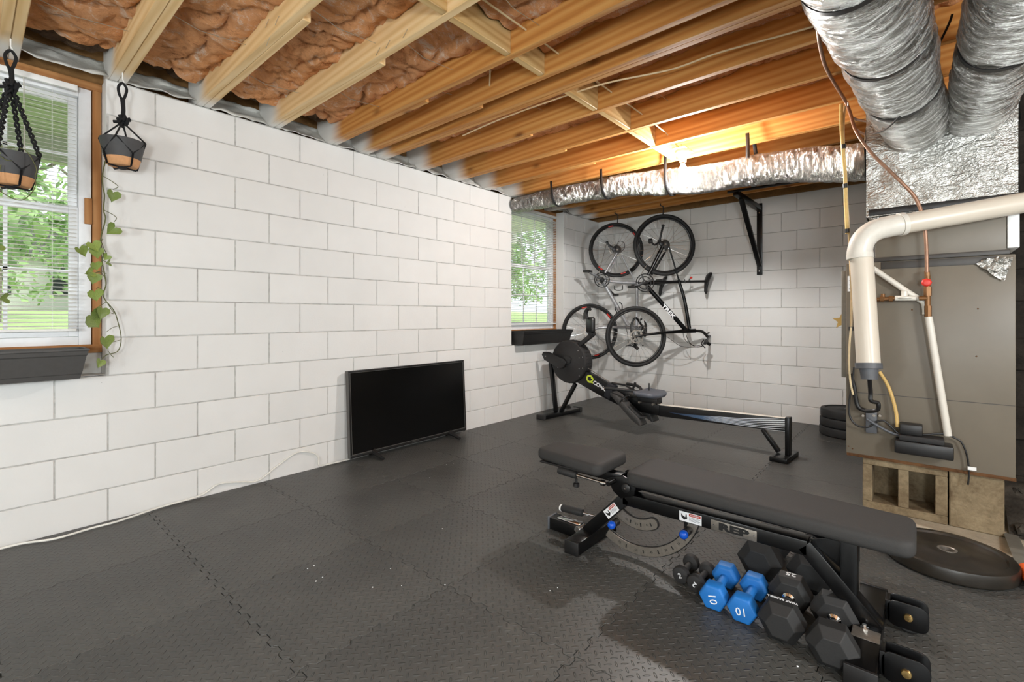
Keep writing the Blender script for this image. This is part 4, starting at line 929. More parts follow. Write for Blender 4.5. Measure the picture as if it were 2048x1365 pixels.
mb = MB(); P = [(2.395,.668),(2.375,.700),(2.30,.702),(2.085,.640),(2.05,.60),(2.08,.545),(2.14,.528),(2.36,.612)]; xz(mb, P, .0825, .115); mb.build('side_cover', M['black'], rw, .008)
mb = MB(); xz(mb, [(2.10,.665),(2.03,.678),(1.995,.65),(2.0,.60),(2.05,.585)], .0830, .100); mb.build('damper_knob', M['black'], rw, .005)
for s_, z_ in ((1.92,.735),(1.905,.66),(1.905,.545),(1.905,.47),(2.155,.545),(2.33,.655),(1.86,.67),(1.86,.555)):
    mb = MB(); yy = .0675 if s_ < 1.95 else .1155
    mb.lathe([(.0055, 0), (.004, .004)], (s_, yy, z_), EY, 8); mb.build('cover_screw', M['chrome'], rw)
mb = MB(); mb.beam((2.335, .03, .610), (2.255, .03, .045), .040, .040, (1, 0, 0)); mb.build('front_leg', M['satin'], rw, .004)
mb = MB(); mb.beam((1.985, .03, .375), (2.185, .03, .045), .040, .036, (1, 0, 0)); mb.build('front_leg', M['satin'], rw, .004)
mb = MB(); mb.box((2.17, -.30, .004), (2.27, .30, .046)); mb.build('front_foot', M['satin'], rw, .006)
for y in (-.315, .315):
    mb = MB(); mb.box((2.165, y-.018, 0), (2.275, y+.018, .050)); mb.build('foot_cap', M['rubber'], rw, .006)
mb = MB(); mb.lathe([(.025, -.014), (.028, -.01), (.028, .01), (.025, .014)], (2.295, -.24, .040), EY, 20); mb.build('caster', M['rubber'], rw)
mb = MB(); xz(mb, [(1.97,.572),(1.56,.406),(1.36,.338),(1.02,.276),(1.02,.180),(1.36,.190),(1.66,.283),(1.97,.395)], -.035, .035); mbm = mb.build('main_beam', M['satin'], rw, .005)
u_ = Vector((-.922, 0, -.387)); v_ = Vector((-.387, 0, .922))
def bt(s_, z_): return Vector((s_, .0356, z_))
text('maker_mark', 'C', .105, M['lime'], mbm, bt(1.806, .446), u_, v_, .0005, bold=.005); text('maker_mark', '2', .075, M['lime'], mbm, bt(1.768, .432), u_, v_, .0007, bold=.004)
text('maker_name', 'CONCEPT', .058, M['whitel'], mbm, bt(1.628, .366), u_, v_, .0006, bold=.0012)
text('model_letter', 'DE', .062, M['whitel'], mbm, bt(1.475, .300), u_, v_, .0006, bold=.0016)
mb = MB(); xz(mb, [(1.57,.425),(1.50,.398),(1.55,.262),(1.62,.290)], -.045, .045); mb.build('elastic_band', M['bagm'], rw, .006)
mb = MB(); mb.tube([(1.93, .0, .590), (1.56, .0, .425)], .004, 8); mb.build('chain', M['steel'], rw)
mb = MB(); mb.box((-.02, -.032, .200), (1.019, .032, .300));
for p in mb.v:
    p.z += .012-(p.x*.036)
mb.build('rail', M['streak'], rw, .002)
mb = MB(); mb.box((-.02, -.024, .3005), (1.30, .024, .3055))
for p in mb.v: p.z += .012-(p.x*.036)
mb.build('rail_track', M['pvcw'], rw, .001)
mb = MB(); mb.box((-.052, -.036, .035), (-.0205, .036, .325)); mb.build('rear_leg', M['satin'], rw, .004)
mb = MB(); mb.beam((.145, 0, .203), (.030, 0, .045), .045, .028, (1, 0, 0)); mb.build('rear_strut', M['satin'], rw, .003)
mb = MB(); mb.box((-.066, -.165, 0), (.055, .150, .036)); mb.build('rear_foot', M['satin'], rw, .006)
# seat on its carriage
mb = MB(); n = 14; vs = []; fs = []
for k, (zz, ins) in enumerate(((.335, .03), (.342, .006), (.362, 0), (.376, .008), (.380, .03))):
    for i in range(n*2):
        a = 2*PI*i/(n*2); ca, sa = math.cos(a), math.sin(a)
        x = 1.13+math.copysign(abs(ca)**.55, ca)*(.125-ins); y = math.copysign(abs(sa)**.6, sa)*(.165-ins)
        dz = .016*(abs(y)/.165)**2+(.014 if x > 1.2 else 0)*(abs(y)/.165)
        vs.append(Vector((x, y, zz+dz)))
m2 = n*2; fs = [tuple(range(m2))[::-1]]+[(k*m2+i, k*m2+(i+1)%m2, (k+1)*m2+(i+1)%m2, (k+1)*m2+i) for k in range(4) for i in range(m2)]+[tuple(4*m2+i for i in range(m2))]
mb.add(vs, fs); mb.build('seat', M['seat'], rw, ang=70)
mb = MB(); mb.box((1.03, -.05, .285), (1.23, .05, .334)); cr = mb.build('carriage', M['black'], rw, .006)
for x in (1.06, 1.20):
    mb = MB(); mb.tube([(x, -.075, .285), (x, .075, .285)], .011, 10); mb.build('roller', M['steel'], cr)
# footboards, straps, handle, monitor
for y in (-.115, .115):
    mb = MB(); d = Vector((-.78, 0, -.62)).normalized(); up = Vector((-.62, 0, .78)); c = Vector((1.44, y, .355))
    mb.prism([(-.02, 0), (.05, .022), (.20, .018), (.345, .024), (.41, -.004), (.405, -.026), (.30, -.044), (0, -.030)], c-EY*.060, d, up, EY, .120); fb = mb.build('footboard', M['tread'], rw, .010)
    mb = MB(); mb.prism([(.19, .015), (.35, .020), (.385, .055), (.37, .060), (.34, .032), (.20, .030)], c-EY*.042, d, up, EY, .084); mb.build('heel_cup', M['rubber'], fb, .006)
    mb = MB(); q = c+d*.12; mb.tube(spl([q-EY*.056, q-EY*.052+up*.05, q+up*.075, q+EY*.052+up*.05, q+EY*.056], 5), .009, 6); mb.build('foot_strap', M['black'], fb)
mb = MB(); mb.tube(spl([(1.50, .20, .40), (1.36, .16, .40), (1.27, .08, .385), (1.25, 0, .375), (1.27, -.08, .385), (1.36, -.16, .40), (1.50, -.20, .40)], 5), .015, 10); mb.build('pull_handle', M['rubber'], rw)
mb = MB(); mb.tube([(1.27, .02, .38), (1.40, .0, .42), (1.55, 0, .425)], .010, 8); mb.build('handle_link', M['black'], rw)
mb = MB(); mb.tube([(1.12, .03, .40), (1.12, .03, .47)], .006, 6); mb.tube([(1.30, .03, .38), (1.27, .03, .45), (1.265, .03, .46)], .012, 8); mb.build('handle_hook', M['black'], rw)
mb = MB(); mb.beam((1.93, .035, .79), (1.735, .035, .925), .034, .045, (0, 0, 1)); mb.build('monitor_arm', M['black'], rw, .004)
mb = MB(); mb.beam((1.75, .035, .90), (1.785, .035, .935), .05, .06); mb.build('arm_joint', M['black'], rw, .006)
mb = MB(); U2 = Vector((0, 1, 0)); 
mb.prism(rrect(.155, .165, .03, 3), (1.80, .045, 1.005), Vector((-.86, .51, 0)).normalized(), Vector((0, 0, 1)), Vector((-.51, -.86, 0)).normalized(), .040); mo = mb.build('monitor', M['black'], rw, .006)
mb = MB(); mb.tube(spl([(1.83, .05, 1.07), (1.835, .05, 1.13), (1.80, .055, 1.175), (1.765, .06, 1.165)], 5), [.030-.0011*i for i in range(16)], 8); mb.build('monitor_hood', M['black'], mo)
rw.location = AR; rw.rotation_euler = (0, 0, rot); rw['_o'] = [0, 0, 0]

# ================================================================== BICYCLES hanging by the rear wheel from joist hooks
def bike(T, label, cfg):
    P = lambda u, v, dt=0: at(u, v, T+dt); px = T/FOC
    root = thing('bicycle', label, 'bicycle', tuple(P(*cfg['hub1'])), 'bicycles hanging at the far wall')
    N = -FW
    def wheel(c, rpx, accent, tw, cassette):
        w = thing('wheel', None, None, root['_o']); w.parent = root; w.location = (0, 0, 0)
        C = P(*c); R = rpx*px
        ring = lambda r, n: [C+RT*(r*math.cos(2*PI*k/n))+EZ*(r*math.sin(2*PI*k/n)) for k in range(n)]
        mb = MB(); mb.tube(ring(R-tw, 56), tw, 10, closed=True); mb.build('tyre', M['tyre'], w)
        mb = MB(); mb.tube(ring(R-2*tw-.006, 56), .011, 8, closed=True); rm = mb.build('rim', M['black'], w)
        if accent:
            for a in (.6, 1.7, 3.9, 4.9):
                pts = [C+RT*((R-2*tw-.006)*math.cos(a+i*.05))+EZ*((R-2*tw-.006)*math.sin(a+i*.05)) for i in range(5)]
                mb = MB(); mb.tube([p+N*.003 for p in pts], .010, 6); mb.build('rim_stripe', M['red'], rm)
        mb = MB()
        for k in range(28):
            a = 2*PI*k/28; b = a+(.55 if k % 2 else -.55); s = .022 if k % 4 < 2 else -.022
            mb.tube([C+N*s+RT*(.022*math.cos(b))+EZ*(.022*math.sin(b)), C+RT*((R-2*tw-.01)*math.cos(a))+EZ*((R-2*tw-.01)*math.sin(a))], .00125, 4, caps=False)
        mb.build('spokes', M['chrome'], w)
        mb = MB(); mb.lathe([(.008, -.055), (.018, -.035), (.012, -.02), (.012, .02), (.018, .035), (.008, .055)], C, N, 16); mb.build('hub', M['steel'], w)
        c3 = C+N*.03*(-1 if cassette else 1); mb = MB(); vs = [c3+N*h3+RT*(r3*math.cos(2*PI*k/30))+EZ*(r3*math.sin(2*PI*k/30)) for r3, h3 in ((.064, 0), (.076, 0), (.076, .002), (.064, .002)) for k in range(30)]
        mb.add(vs, [(i*30+k, i*30+(k+1)%30, ((i+1)%4)*30+(k+1)%30, ((i+1)%4)*30+k) for i in range(4) for k in range(30)])
        for k in range(5): a = k*2*PI/5; mb.beam(c3+RT*(.015*math.cos(a))+EZ*(.015*math.sin(a)), c3+RT*(.066*math.cos(a+.3))+EZ*(.066*math.sin(a+.3)), .006, .002, N)
        mb.build('disc_rotor', M['steel'], w, smooth=False)
        if cassette:
            mb = MB(); mb.lathe([(.055, .022), (.055, .026), (.047, .027), (.047, .031), (.040, .032), (.040, .036), (.032, .037), (.028, .045)], C, N, 26); mb.build('cassette', M['furnace_d'], w)
    wheel(cfg['w1'], cfg['r1'], cfg['accent'], cfg['tw'], True); wheel(cfg['w2'], cfg['r2'], cfg['accent'], cfg['tw'], False)
    fm = M[cfg['paint']]
    frm = None
    for nm, pts, r, dts in cfg['tubes']:
        mb = MB(); q = [P(u, v, (dts[i] if dts else 0)) for i, (u, v) in enumerate(pts)]; mb.tube(spl(q, 4) if len(q) > 2 else q, r if not hasattr(r, '__len__') else [r[0]+(r[1]-r[0])*i/((len(q)-1)*4 if len(q) > 2 else 1) for i in range((len(q)-1)*4+1 if len(q) > 2 else 2)], 12); mb.build(nm, fm if nm not in ('seat_post', 'stem') else M['black'], root)
    # crankset: near the viewer
    C = P(*cfg['bb'], -.06); mb = MB()
    R = cfg['ring']*px
    mb.tube([C+RT*(R*math.cos(a*PI/16))+EZ*(R*math.sin(a*PI/16)) for a in range(32)], .006, 6, closed=True)
    mb.tube([C-N*.012+RT*(R*.72*math.cos(a*PI/14))+EZ*(R*.72*math.sin(a*PI/14)) for a in range(28)], .005, 6, closed=True)
    for k in range(4): a = k*PI/2+.4; mb.beam(C, C+RT*(R*math.cos(a))+EZ*(R*math.sin(a)), .016, .008, N)
    mb.lathe([(.030, -.02), (.030, .006), (.018, .014)], C, N, 16)
    cs = mb.build('chainring', M['black'], root)
    for (u, v), dt in cfg['pedals']:
        E = P(u, v, dt); mb = MB(); c2 = C+FW*(dt+.06); mb.beam(c2, E, .026, .014, N); ck = mb.build('crank_arm', M['black'], root, .003)
        mb = MB(); mb.box(E-Vector((.045, .045, .012)), E+Vector((.045, .045, .012))); mb.build('pedal', M['black'], root, .008)
    # chain, derailleur
    hub = P(*cfg['hub1'], -.035); mb = MB()
    mb.tube([P(*p, -.045) for p in cfg['chain']], .0035, 5); mb.build('chain', M['steel'], root)
    mb = MB(); d0, d1, d2 = [P(*p, -.06) for p in cfg['mech']]; mb.beam(d0, d1, .030, .016, N); mb.beam(d1, d2, .022, .012, N); mb.lathe([(.018, -.006), (.018, .006)], d2, N, 14); mb.lathe([(.018, -.006), (.018, .006)], d1, N, 14); mb.lathe([(.028, -.014), (.026, .014)], d0, N, 14); mb.build('derailleur', M['black'], root, .002)
    # saddle
    s0, s1, s2 = [P(*p) for p in cfg['saddle']]; mb = MB(); n = 11; vs = []; ax = (s2-s0).normalized(); out = RT-ax*RT.dot(ax); out.normalize()
    for i in range(n):
        f = i/(n-1); c = s0.lerp(s2, f)+out*(-.018*math.sin(PI*f)+.01); wd_ = .022+.052*max(0, math.cos(f*2.0))**1.1
        e = .35+.65*math.sin(PI*min(1, max(0.05, f))) if i in (0, n-1) else 1
        for k in range(10):
            a = 2*PI*k/10; vs.append(c+FW*(wd_*e*math.cos(a))+out*(.019*e*math.sin(a)))
    fs = [tuple(range(10))[::-1], tuple((n-1)*10+k for k in range(10))]+[(i*10+k, i*10+(k+1)%10, (i+1)*10+(k+1)%10, (i+1)*10+k) for i in range(n-1) for k in range(10)]
    mb.add(vs, fs); mb.build('saddle', M['black'], root, ang=60)
    for nm, pts, r, dts, m in cfg['extra']:
        q = [P(u, v, dts[i] if dts else 0) for i, (u, v) in enumerate(pts)]; mb = MB(); mb.tube(spl(q, 5) if len(q) > 2 else q, r, 8); mb.build(nm, M[m], root)
    return root, P
cfgB = dict(hub1=(1336, 488.5), w1=(1328.5, 490.5), r1=62.0, w2=(1271.5, 673.5), r2=61.0, accent=False, tw=.021, paint='satin', bb=(1290, 566), ring=17.5,
  tubes=[('chain_stay', [(1325, 494), (1297, 550)], .020, [-.05, -.03]), ('chain_stay', [(1336, 494), (1303, 550)], .012, [.05, .03]), ('seat_stay', [(1338, 494), (1358, 562)], .009, [-.05, -.02]), ('seat_stay', [(1338, 494), (1358, 562)], .009, [.05, .02]),
         ('top_tube', [(1357, 560), (1369, 600), (1379, 658)], (.016, .021), None), ('seat_tube', [(1292, 566), (1330, 565), (1362, 564)], (.020, .016), None),
         ('down_tube', [(1294, 573), (1372, 661)], .025, None), ('head_tube', [(1362, 663), (1391, 662)], .023, None), ('seat_post', [(1355, 564), (1413, 563)], .0135, None),
         ('fork_blade', [(1271, 674), (1300, 669), (1332, 665.5), (1362, 663.5)], (.010, .019), [-.06, -.06, -.055, -.01]), ('fork_blade', [(1271, 674), (1300, 669), (1332, 665.5), (1362, 663.5)], (.010, .019), [.06, .06, .055, .01]),
         ('stem', [(1388, 662), (1402, 663), (1409, 667), (1416, 675)], .016, None)],
  pedals=[((1266, 574), -.10), ((1322, 561), .08)], chain=[(1322, 480), (1300, 520), (1280, 552)], mech=[(1323, 487), (1319, 482), (1326, 452)],
  saddle=[(1419, 545), (1412, 566), (1410, 588)],
  extra=[('handlebar', [(1412, 684), (1417, 676), (1422, 668)], .013, [-.21, 0, .21], 'black'), ('grip', [(1410, 687), (1413, 682)], .018, [-.24, -.16], 'rubber'), ('brake_lever', [(1408, 680), (1403, 688), (1410, 696)], .006, [-.1, -.1, -.18], 'black'),
         ('shifter', [(1420, 690), (1412, 684)], .018, [-.1, -.1], 'black'), ('brake_lever', [(1428, 668), (1422, 664), (1414, 668)], .007, [.1, .1, .1], 'black'),
         ('cable', [(1408, 690), (1398, 694), (1378, 695), (1360, 692), (1345, 682), (1334, 674)], .0032, None, 'black'), ('cable', [(1409, 688), (1402, 694), (1390, 694), (1378, 684), (1372, 670)], .0032, None, 'black'), ('cable', [(1407, 688), (1396, 692), (1384, 690), (1370, 680), (1366, 666)], .0032, None, 'black'),
         ('rear_light', [(1380, 556), (1384, 555.5)], .012, [-.02, -.02], 'red'), ('light_bracket', [(1377, 563), (1380, 557)], .006, None, 'black'), ('light_bracket', [(1369, 559), (1371, 567)], .006, [-.02, -.02], 'black'),
         ('pulley_arm', [(1318, 484), (1309, 490), (1301, 482)], .011, [-.07, -.07, -.07], 'black'), ('pulley', [(1298, 483), (1304, 482)], .030, [-.07, -.07], 'black'),
         ('crown', [(1272, 660), (1280, 654), (1290, 652)], .008, [-.06, -.06, -.06], 'black'), ('brake_caliper', [(1285, 664), (1292, 672)], .022, [.0, .0], 'black')])
rt, P = bike(5.35, 'black hybrid bicycle hanging nearest the bracket, nearer of the two', cfgB)
dt_ = (P(1368, 657)-P(1298, 578)).normalized(); nv = dt_.cross(FW).normalized(); nv = nv if nv.z > 0 else -nv
text('frame_lettering', 'TREK', .055, M['whitel'], rt, P(1337, 623, -.0258), dt_, (-FW).cross(dt_), .0006, sx=1.5, bold=.002)
cfgA = dict(hub1=(1240, 503), w1=(1232.2, 500.5), r1=54.8, w2=(1179.5, 663.5), r2=55.8, accent=True, tw=.017, paint='silver', bb=(1204, 560), ring=14.5,
  tubes=[('chain_stay', [(1234, 506), (1210, 546)], .012, [-.05, -.03]), ('chain_stay', [(1236, 508), (1216, 550)], .012, [.05, .03]), ('seat_stay', [(1243, 511), (1269, 561)], .010, [-.05, -.02]), ('seat_stay', [(1243, 511), (1269, 561)], .010, [.05, .02]),
         ('seat_tube', [(1206, 561), (1240, 565), (1272, 566)], .018, None), ('top_tube', [(1273, 566), (1274, 600), (1273, 652)], .020, None), ('down_tube', [(1207, 566), (1255, 650)], .025, None),
         ('head_tube', [(1252, 655), (1282, 657)], .024, None), ('seat_post', [(1270, 566), (1320, 569)], .0135, None),
         ('fork_blade', [(1180, 663), (1199, 656), (1232, 655), (1253, 655)], (.011, .022), [-.06, -.06, -.055, -.01]), ('fork_blade', [(1180, 663), (1199, 656), (1232, 655), (1253, 655)], (.011, .022), [.06, .06, .055, .01]),
         ('stem', [(1280, 657), (1290, 660), (1292, 668)], .016, None)],
  pedals=[((1175, 543), -.10), ((1228, 590), .08)], chain=[(1214, 484), (1206, 515), (1196, 552)], mech=[(1228, 498), (1219, 492), (1214, 485)],
  saddle=[(1331, 552), (1322, 570), (1318, 592)],
  extra=[('drop_bar', [(1292, 668), (1286, 656), (1276, 640), (1270, 637), (1264, 646), (1262, 658), (1266, 676), (1274, 690)], .013, [0, -.14, -.21, -.22, -.22, -.22, -.22, -.22], 'black'),
         ('drop_bar', [(1292, 668), (1292, 654), (1288, 640), (1280, 640), (1274, 650), (1280, 672), (1294, 684), (1302, 696)], .013, [0, .14, .21, .22, .22, .22, .22, .22], 'black'),
         ('brake_hood', [(1266, 686), (1276, 699)], .020, [-.2, -.2], 'black'), ('brake_lever', [(1272, 697), (1262, 692), (1251, 692)], .006, [-.2, -.2, -.2], 'black'),
         ('brake_hood', [(1298, 692), (1306, 700)], .022, [.2, .2], 'black'), ('brake_lever', [(1300, 694), (1292, 690), (1284, 692)], .006, [.2, .2, .2], 'black'),
         ('bottle_cage', [(1238, 604), (1244, 610), (1243, 624), (1236, 628), (1230, 616), (1234, 606)], .006, None, 'black'), ('bottle_cage', [(1229, 572), (1230, 580), (1244, 580), (1245, 571)], .006, None, 'black'),
         ('cable', [(1232, 494), (1238, 483), (1248, 486), (1249, 496), (1242, 504)], .0032, [-.07]*5, 'black'), ('brake_caliper', [(1185, 667), (1178, 672)], .014, [-.05, -.05], 'steel'), ('seat_clamp', [(1263, 572), (1270, 572)], .018, None, 'black'),
         ('cable', [(1284, 660), (1260, 690), (1255, 668), (1252, 655)], .0032, [-.1]*4, 'black')])
rt2, P2 = bike(5.78, 'silver-grey road bicycle with red rim marks hanging behind, nearer the window', cfgA)
for (P_, (u, v), T_, hz, lab) in ((P, (1328, 429), 0, 408, 'black steel hook in the joist holding up the black bicycle'), (P2, (1237, 446), 0, 424, 'black steel hook in the joist holding up the grey bicycle')):
    mb = MB(); b = P_(u, v+7); top = P_(u-7, hz); top.z = TOP+.002
    mb.tube(spl([b+RT*.03+EZ*.03, b+RT*.02, b, b-RT*.012+EZ*.03, P_(u-1, v-12), P_(u-3, hz+5), Vector((top.x, top.y, TOP-.02)), top], 4), .0062, 8)
    tag(mb.build('bicycle_hook', M['black']), lab, 'hook', 'bicycle hooks')

# ================================================================== PULL-UP BAR BRACKET on the far wall
t = thing('wall_bracket', 'black steel triangular bracket carrying a pull-up bar on the far wall', 'bracket', (5.6, 1.30, 1.55))
mb = MB(); mb.box((5.598, 1.272, 1.545), (5.612, 1.326, 2.318)); mb.build('wall_plate', M['satin'], t, .002)
mb = MB(); mb.beam((5.598, 1.30, 2.262), (5.02, 1.382, 2.330), .05, .05); mb.build('arm', M['satin'], t, .003)
mb = MB(); mb.beam((5.10, 1.352, 2.285), (5.590, 1.296, 1.640), .045, .030); mb.build('brace', M['satin'], t, .003)
mb = MB(); mb.tube([(5.03, 1.46, 2.352), (4.98, .22, 2.330)], .014, 12); mb.build('bar', M['satin'], t)
for z in (2.285, 2.215, 1.585):
    mb = MB(); mb.lathe([(.009, 0), (.007, .006)], (5.5975, 1.300, z), -EX, 8); mb.build('lag_bolt', M['chrome'], t)

# ================================================================== CEILING LAMP HOLDER
t = thing('ceiling_lamp', 'porcelain lamp holder with a bare lit bulb on the joists', 'lamp', (3.60, 1.37, TOP))
mb = MB(); mb.box((3.50, 1.32, 2.372), (3.70, 1.42, TOP+.001)); mb.build('backing_board', M['block_wood'], t, .002)
mb = MB(); mb.lathe([(.058, 2.3715), (.058, 2.352), (.044, 2.335), (.030, 2.315), (.026, 2.285), (.022, 2.284)], (3.6, 1.37, 0), EZ, 28); mb.build('lamp_holder', M['porcelain'], t)
mb = MB(); mb.lathe([(.0135, 2.2838), (.014, 2.272)], (3.6, 1.37, 0), EZ, 18); mb.build('bulb_cap', M['steel'], t)
mb = MB(); mb.lathe([(.014, 2.2715), (.019, 2.258), (.028, 2.238), (.030, 2.222), (.026, 2.206), (.014, 2.197), (.002, 2.194)], (3.6, 1.37, 0), EZ, 24); bo = mb.build('bulb', M['bulb'], t)
mb = MB(); mb.tube([(3.625, 1.37, 2.40), (3.66, 1.38, 2.375), (3.70, 1.40, 2.40), (3.69, 1.42, 2.46)], .0035, 6); mb.build('pull_wire', M['cable'], t)

# ================================================================== CABLES
mb = MB(); mb.tube([(1.2, 1.411, 2.46), (1.455, 1.411, 2.458), (1.80, 1.411, 2.462), (2.10, 1.411, 2.459), (2.4, 1.411, 2.462), (2.673, 1.41, 2.46), (3.0, 1.409, 2.461), (3.35, 1.405, 2.45), (3.52, 1.39, 2.40), (3.56, 1.38, 2.385)], .0045, 8)
tag(mb.build('electrical_cable', M['cable']), 'cream electrical cable threaded through the joists to the lamp holder', 'cable', 'cables at the joists')
mb = MB(); mb.tube(spl([(2.333, 2.485, 2.40), (2.30, 2.1, 2.40), (2.31, 1.7, 2.405), (2.345, 1.34, 2.41), (2.44, 1.05, 2.415), (2.465, .94, 2.42), (2.47, .75, 2.425), (2.50, .50, 2.42), (2.524, .30, 2.42), (2.54, .05, 2.43)], 5), .0048, 8)
tag(mb.build('electrical_cable', M['cable']), 'cream electrical cable snaking lengthwise between two joists towards the ducts', 'cable', 'cables at the joists')
mb = MB(); mb.tube(spl([(1.90, 1.80, 2.47), (1.95, 1.85, 2.455), (2.0, 1.90, 2.45)], 4), .0045, 8)
tag(mb.build('electrical_cable', M['cable']), 'short stub of cream cable hanging beside the doubled joists', 'cable', 'cables at the joists')

# ================================================================== FLEXIBLE DUCTS
def flex(name, pts, radii, n, mat, parent, seed, amp=.0045, bands=(), seg=56, squash=1.0):
    P_ = spl(pts, 12); m = len(P_); ds = [0]
    for i in range(1, m): ds.append(ds[-1]+(P_[i]-P_[i-1]).length)
    Lt = ds[-1]; vs = []; N = n
    def interp(arr, f):
        x = f*(len(arr)-1); i = min(int(x), len(arr)-2); return arr[i]*(1-(x-i))+arr[i+1]*(x-i)
    def pos(s):
        i = 0
        while i < m-2 and ds[i+1] < s: i += 1
        f = (s-ds[i])/max(1e-6, ds[i+1]-ds[i]); return P_[i].lerp(P_[i+1], f), (P_[i+1]-P_[i]).normalized()
    prev = None
    for j in range(N+1):
        s = Lt*j/N; c, d = pos(s); c2, d2 = pos(min(Lt, s+.03)); d = ((d+d2)/2).normalized()
        a = EZ-d*EZ.dot(d); a.normalize(); b = d.cross(a); r = interp(radii, j/N)
        pinch = sum(math.exp(-((s-q)/.035)**2) for q in bands)*.014
        for k in range(seg):
            th = 2*PI*k/seg; e = a*math.cos(th)+b*math.sin(th)
            w = mnoise.noise(Vector((s*34+seed+math.sin(th*2+seed)*1.1, math.cos(th)*1.7, math.sin(th)*1.7)))*amp*1.5
            w += mnoise.noise(Vector((s*85+seed, math.cos(th)*5, math.sin(th)*5)))*amp*.55
            w += mnoise.noise(Vector((s*5+seed, math.cos(th)*1.1, math.sin(th)*1.1)))*amp*2.2
            vs.append(c+e*(r+w-pinch))
    fs = [(j*seg+k, j*seg+(k+1)%seg, (j+1)*seg+(k+1)%seg, (j+1)*seg+k) for j in range(N) for k in range(seg)]
    mb = MB(); mb.add(vs, fs); o = mb.build(name, mat, parent, ang=70)
    for q in bands:
        c, d = pos(q); a = (EZ-d*EZ.dot(d)).normalized(); b = d.cross(a); r = interp(radii, q/Lt)-.010
        vs = []; K = 40
        for off, rr2 in ((-.012, r), (-.012, r+.004), (.012, r+.004), (.012, r)):
            vs += [c+d*(off+math.sin(k*2*PI/K*2)*.006)+(a*math.cos(2*PI*k/K)+b*math.sin(2*PI*k/K))*rr2 for k in range(K)]
        fs = [(i*K+k, i*K+(k+1)%K, ((i+1)%4)*K+(k+1)%K, ((i+1)%4)*K+k) for i in range(4) for k in range(K)]
        mb = MB(); mb.add(vs, fs); mb.build('black_band', M['black'], parent)
    return o
G = 'foil flexible ducts'
t = thing('flexible_duct', 'big foil flexible duct, left of the two rising from the furnace, with black bands', 'duct', (3.3, .03, 2.15), G)
flex('foil_sleeve', [(3.377, .012, 2.135), (3.22, .022, 2.142), (2.95, .055, 2.160), (2.45, .095, 2.182), (1.95, .135, 2.188), (1.2, .20, 2.19), (.2, .30, 2.19), (-1.2, .5, 2.19)], [.145, .150, .158, .162, .165, .165, .165], 420, M['foil2'], t, 3, .005, (.52, 1.02, 1.62, 2.6, 3.6))
t = thing('flexible_duct', 'big foil flexible duct at the right edge, rising from the furnace', 'duct', (3.3, -.25, 2.15), G)
flex('foil_sleeve', [(3.377, -.225, 2.145), (3.22, -.235, 2.148), (2.95, -.245, 2.165), (2.45, -.26, 2.185), (1.95, -.30, 2.19), (1.2, -.42, 2.19), (.2, -.6, 2.19), (-1.2, -.9, 2.19)], [.128, .142, .155, .165, .168, .168, .168], 420, M['foil2'], t, 9, .005, (.78, 1.7, 2.7, 3.7))
t = thing('flexible_duct', 'long foil flexible duct strapped under the joists along the far side', 'duct', (3.85, 1.6, 2.2), G)
flex('foil_sleeve', [(3.665, .232, 2.065), (3.68, .36, 2.082), (3.78, .66, 2.150), (3.83, .98, 2.190), (3.85, 1.25, 2.190), (3.85, 1.57, 2.222), (3.85, 2.0, 2.275), (3.85, 2.2, 2.278), (3.85, 2.65, 2.288), (3.85, 2.9, 2.286), (3.85, 3.27, 2.292)], [.118, .115, .112, .110, .108, .104, .096, .088, .086, .085, .078], 460, M['foil'], t, 5, .0045, ())
strap_pts = [((1541, 262), (1555, 360)), ((1376, 330), (1378, 388)), ((1231, 340), (1245, 386)), ((1108, 368), (1122, 402))]
for k, (Yc, zc, r, hz) in enumerate(((.94, 2.190, .116, .09), (1.565, 2.222, .112, .07), (2.165, 2.277, .100, .075), (2.72, 2.288, .094, .07))):
    mb = MB(); pts = [(3.752, Yc+.012, TOP+hz-.02), (3.748, Yc+.008, TOP+.01), (3.85-r-.002, Yc+.004, zc+.02)]
    for a in range(190, 351, 16): pts.append((3.85+math.cos(math.radians(a))*(r+.004), Yc-.004, zc+math.sin(math.radians(a))*(r+.004)))
    pts += [(3.855+r, Yc-.01, zc+.03), (3.84, Yc-.012, TOP+.03)] if k != 1 else [(3.855+r, Yc-.01, zc+.03)]
    vs = []
    for p in pts: p = Vector(p); vs += [p-EY*.013, p+EY*.013]
    fs = [(2*i, 2*i+1, 2*i+3, 2*i+2) for i in range(len(pts)-1)]; mb.add(vs, fs); o = mb.build('black_strap', M['black'], t); md = o.modifiers.new('s', 'SOLIDIFY'); md.thickness = .002

# ================================================================== FURNACE on concrete blocks
FX0 = 3.38
t = thing('furnace', 'tall taupe steel furnace cabinet standing on raw concrete blocks', 'furnace', (3.7, 0, .283))
mb = MB(); mb.box((FX0, -.365, .284), (3.98, .322, 1.408)); mb.build('cabinet', M['furnace'], t, .006)
mb = MB(); mb.box((FX0+.012, -.335, 1.4085), (3.94, .186, 1.655)); mb.build('coil_cabinet', M['furnace'], t, .004)
mb = MB(); mb.box((FX0-.006, -.345, 1.408), (FX0+.012, .190, 1.432)); mb.build('seam_strip', M['furnace_d'], t, .003)
mb = MB(); mb.box((FX0-.003, -.300, 1.365), (FX0-.0005, .160, 1.404)); mb.build('dark_tape', M['furnace_d'], t, .001)
mb = MB(); mb.box((FX0-.004, -.366, .2835), (FX0-.0005, .318, .300)); mb.build('rusty_lip', M['rust'], t, .001)
mb = MB(); mb.box((FX0-.002, -.362, .655), (FX0-.0004, .300, .658)); mb.build('panel_seam', M['furnace_d'], t, smooth=False)
mb = MB(); mb.box((FX0+.006, -.378, 1.44), (3.90, -.3365, 1.66)); mb.build('white_filler', M['white'], t, .002)
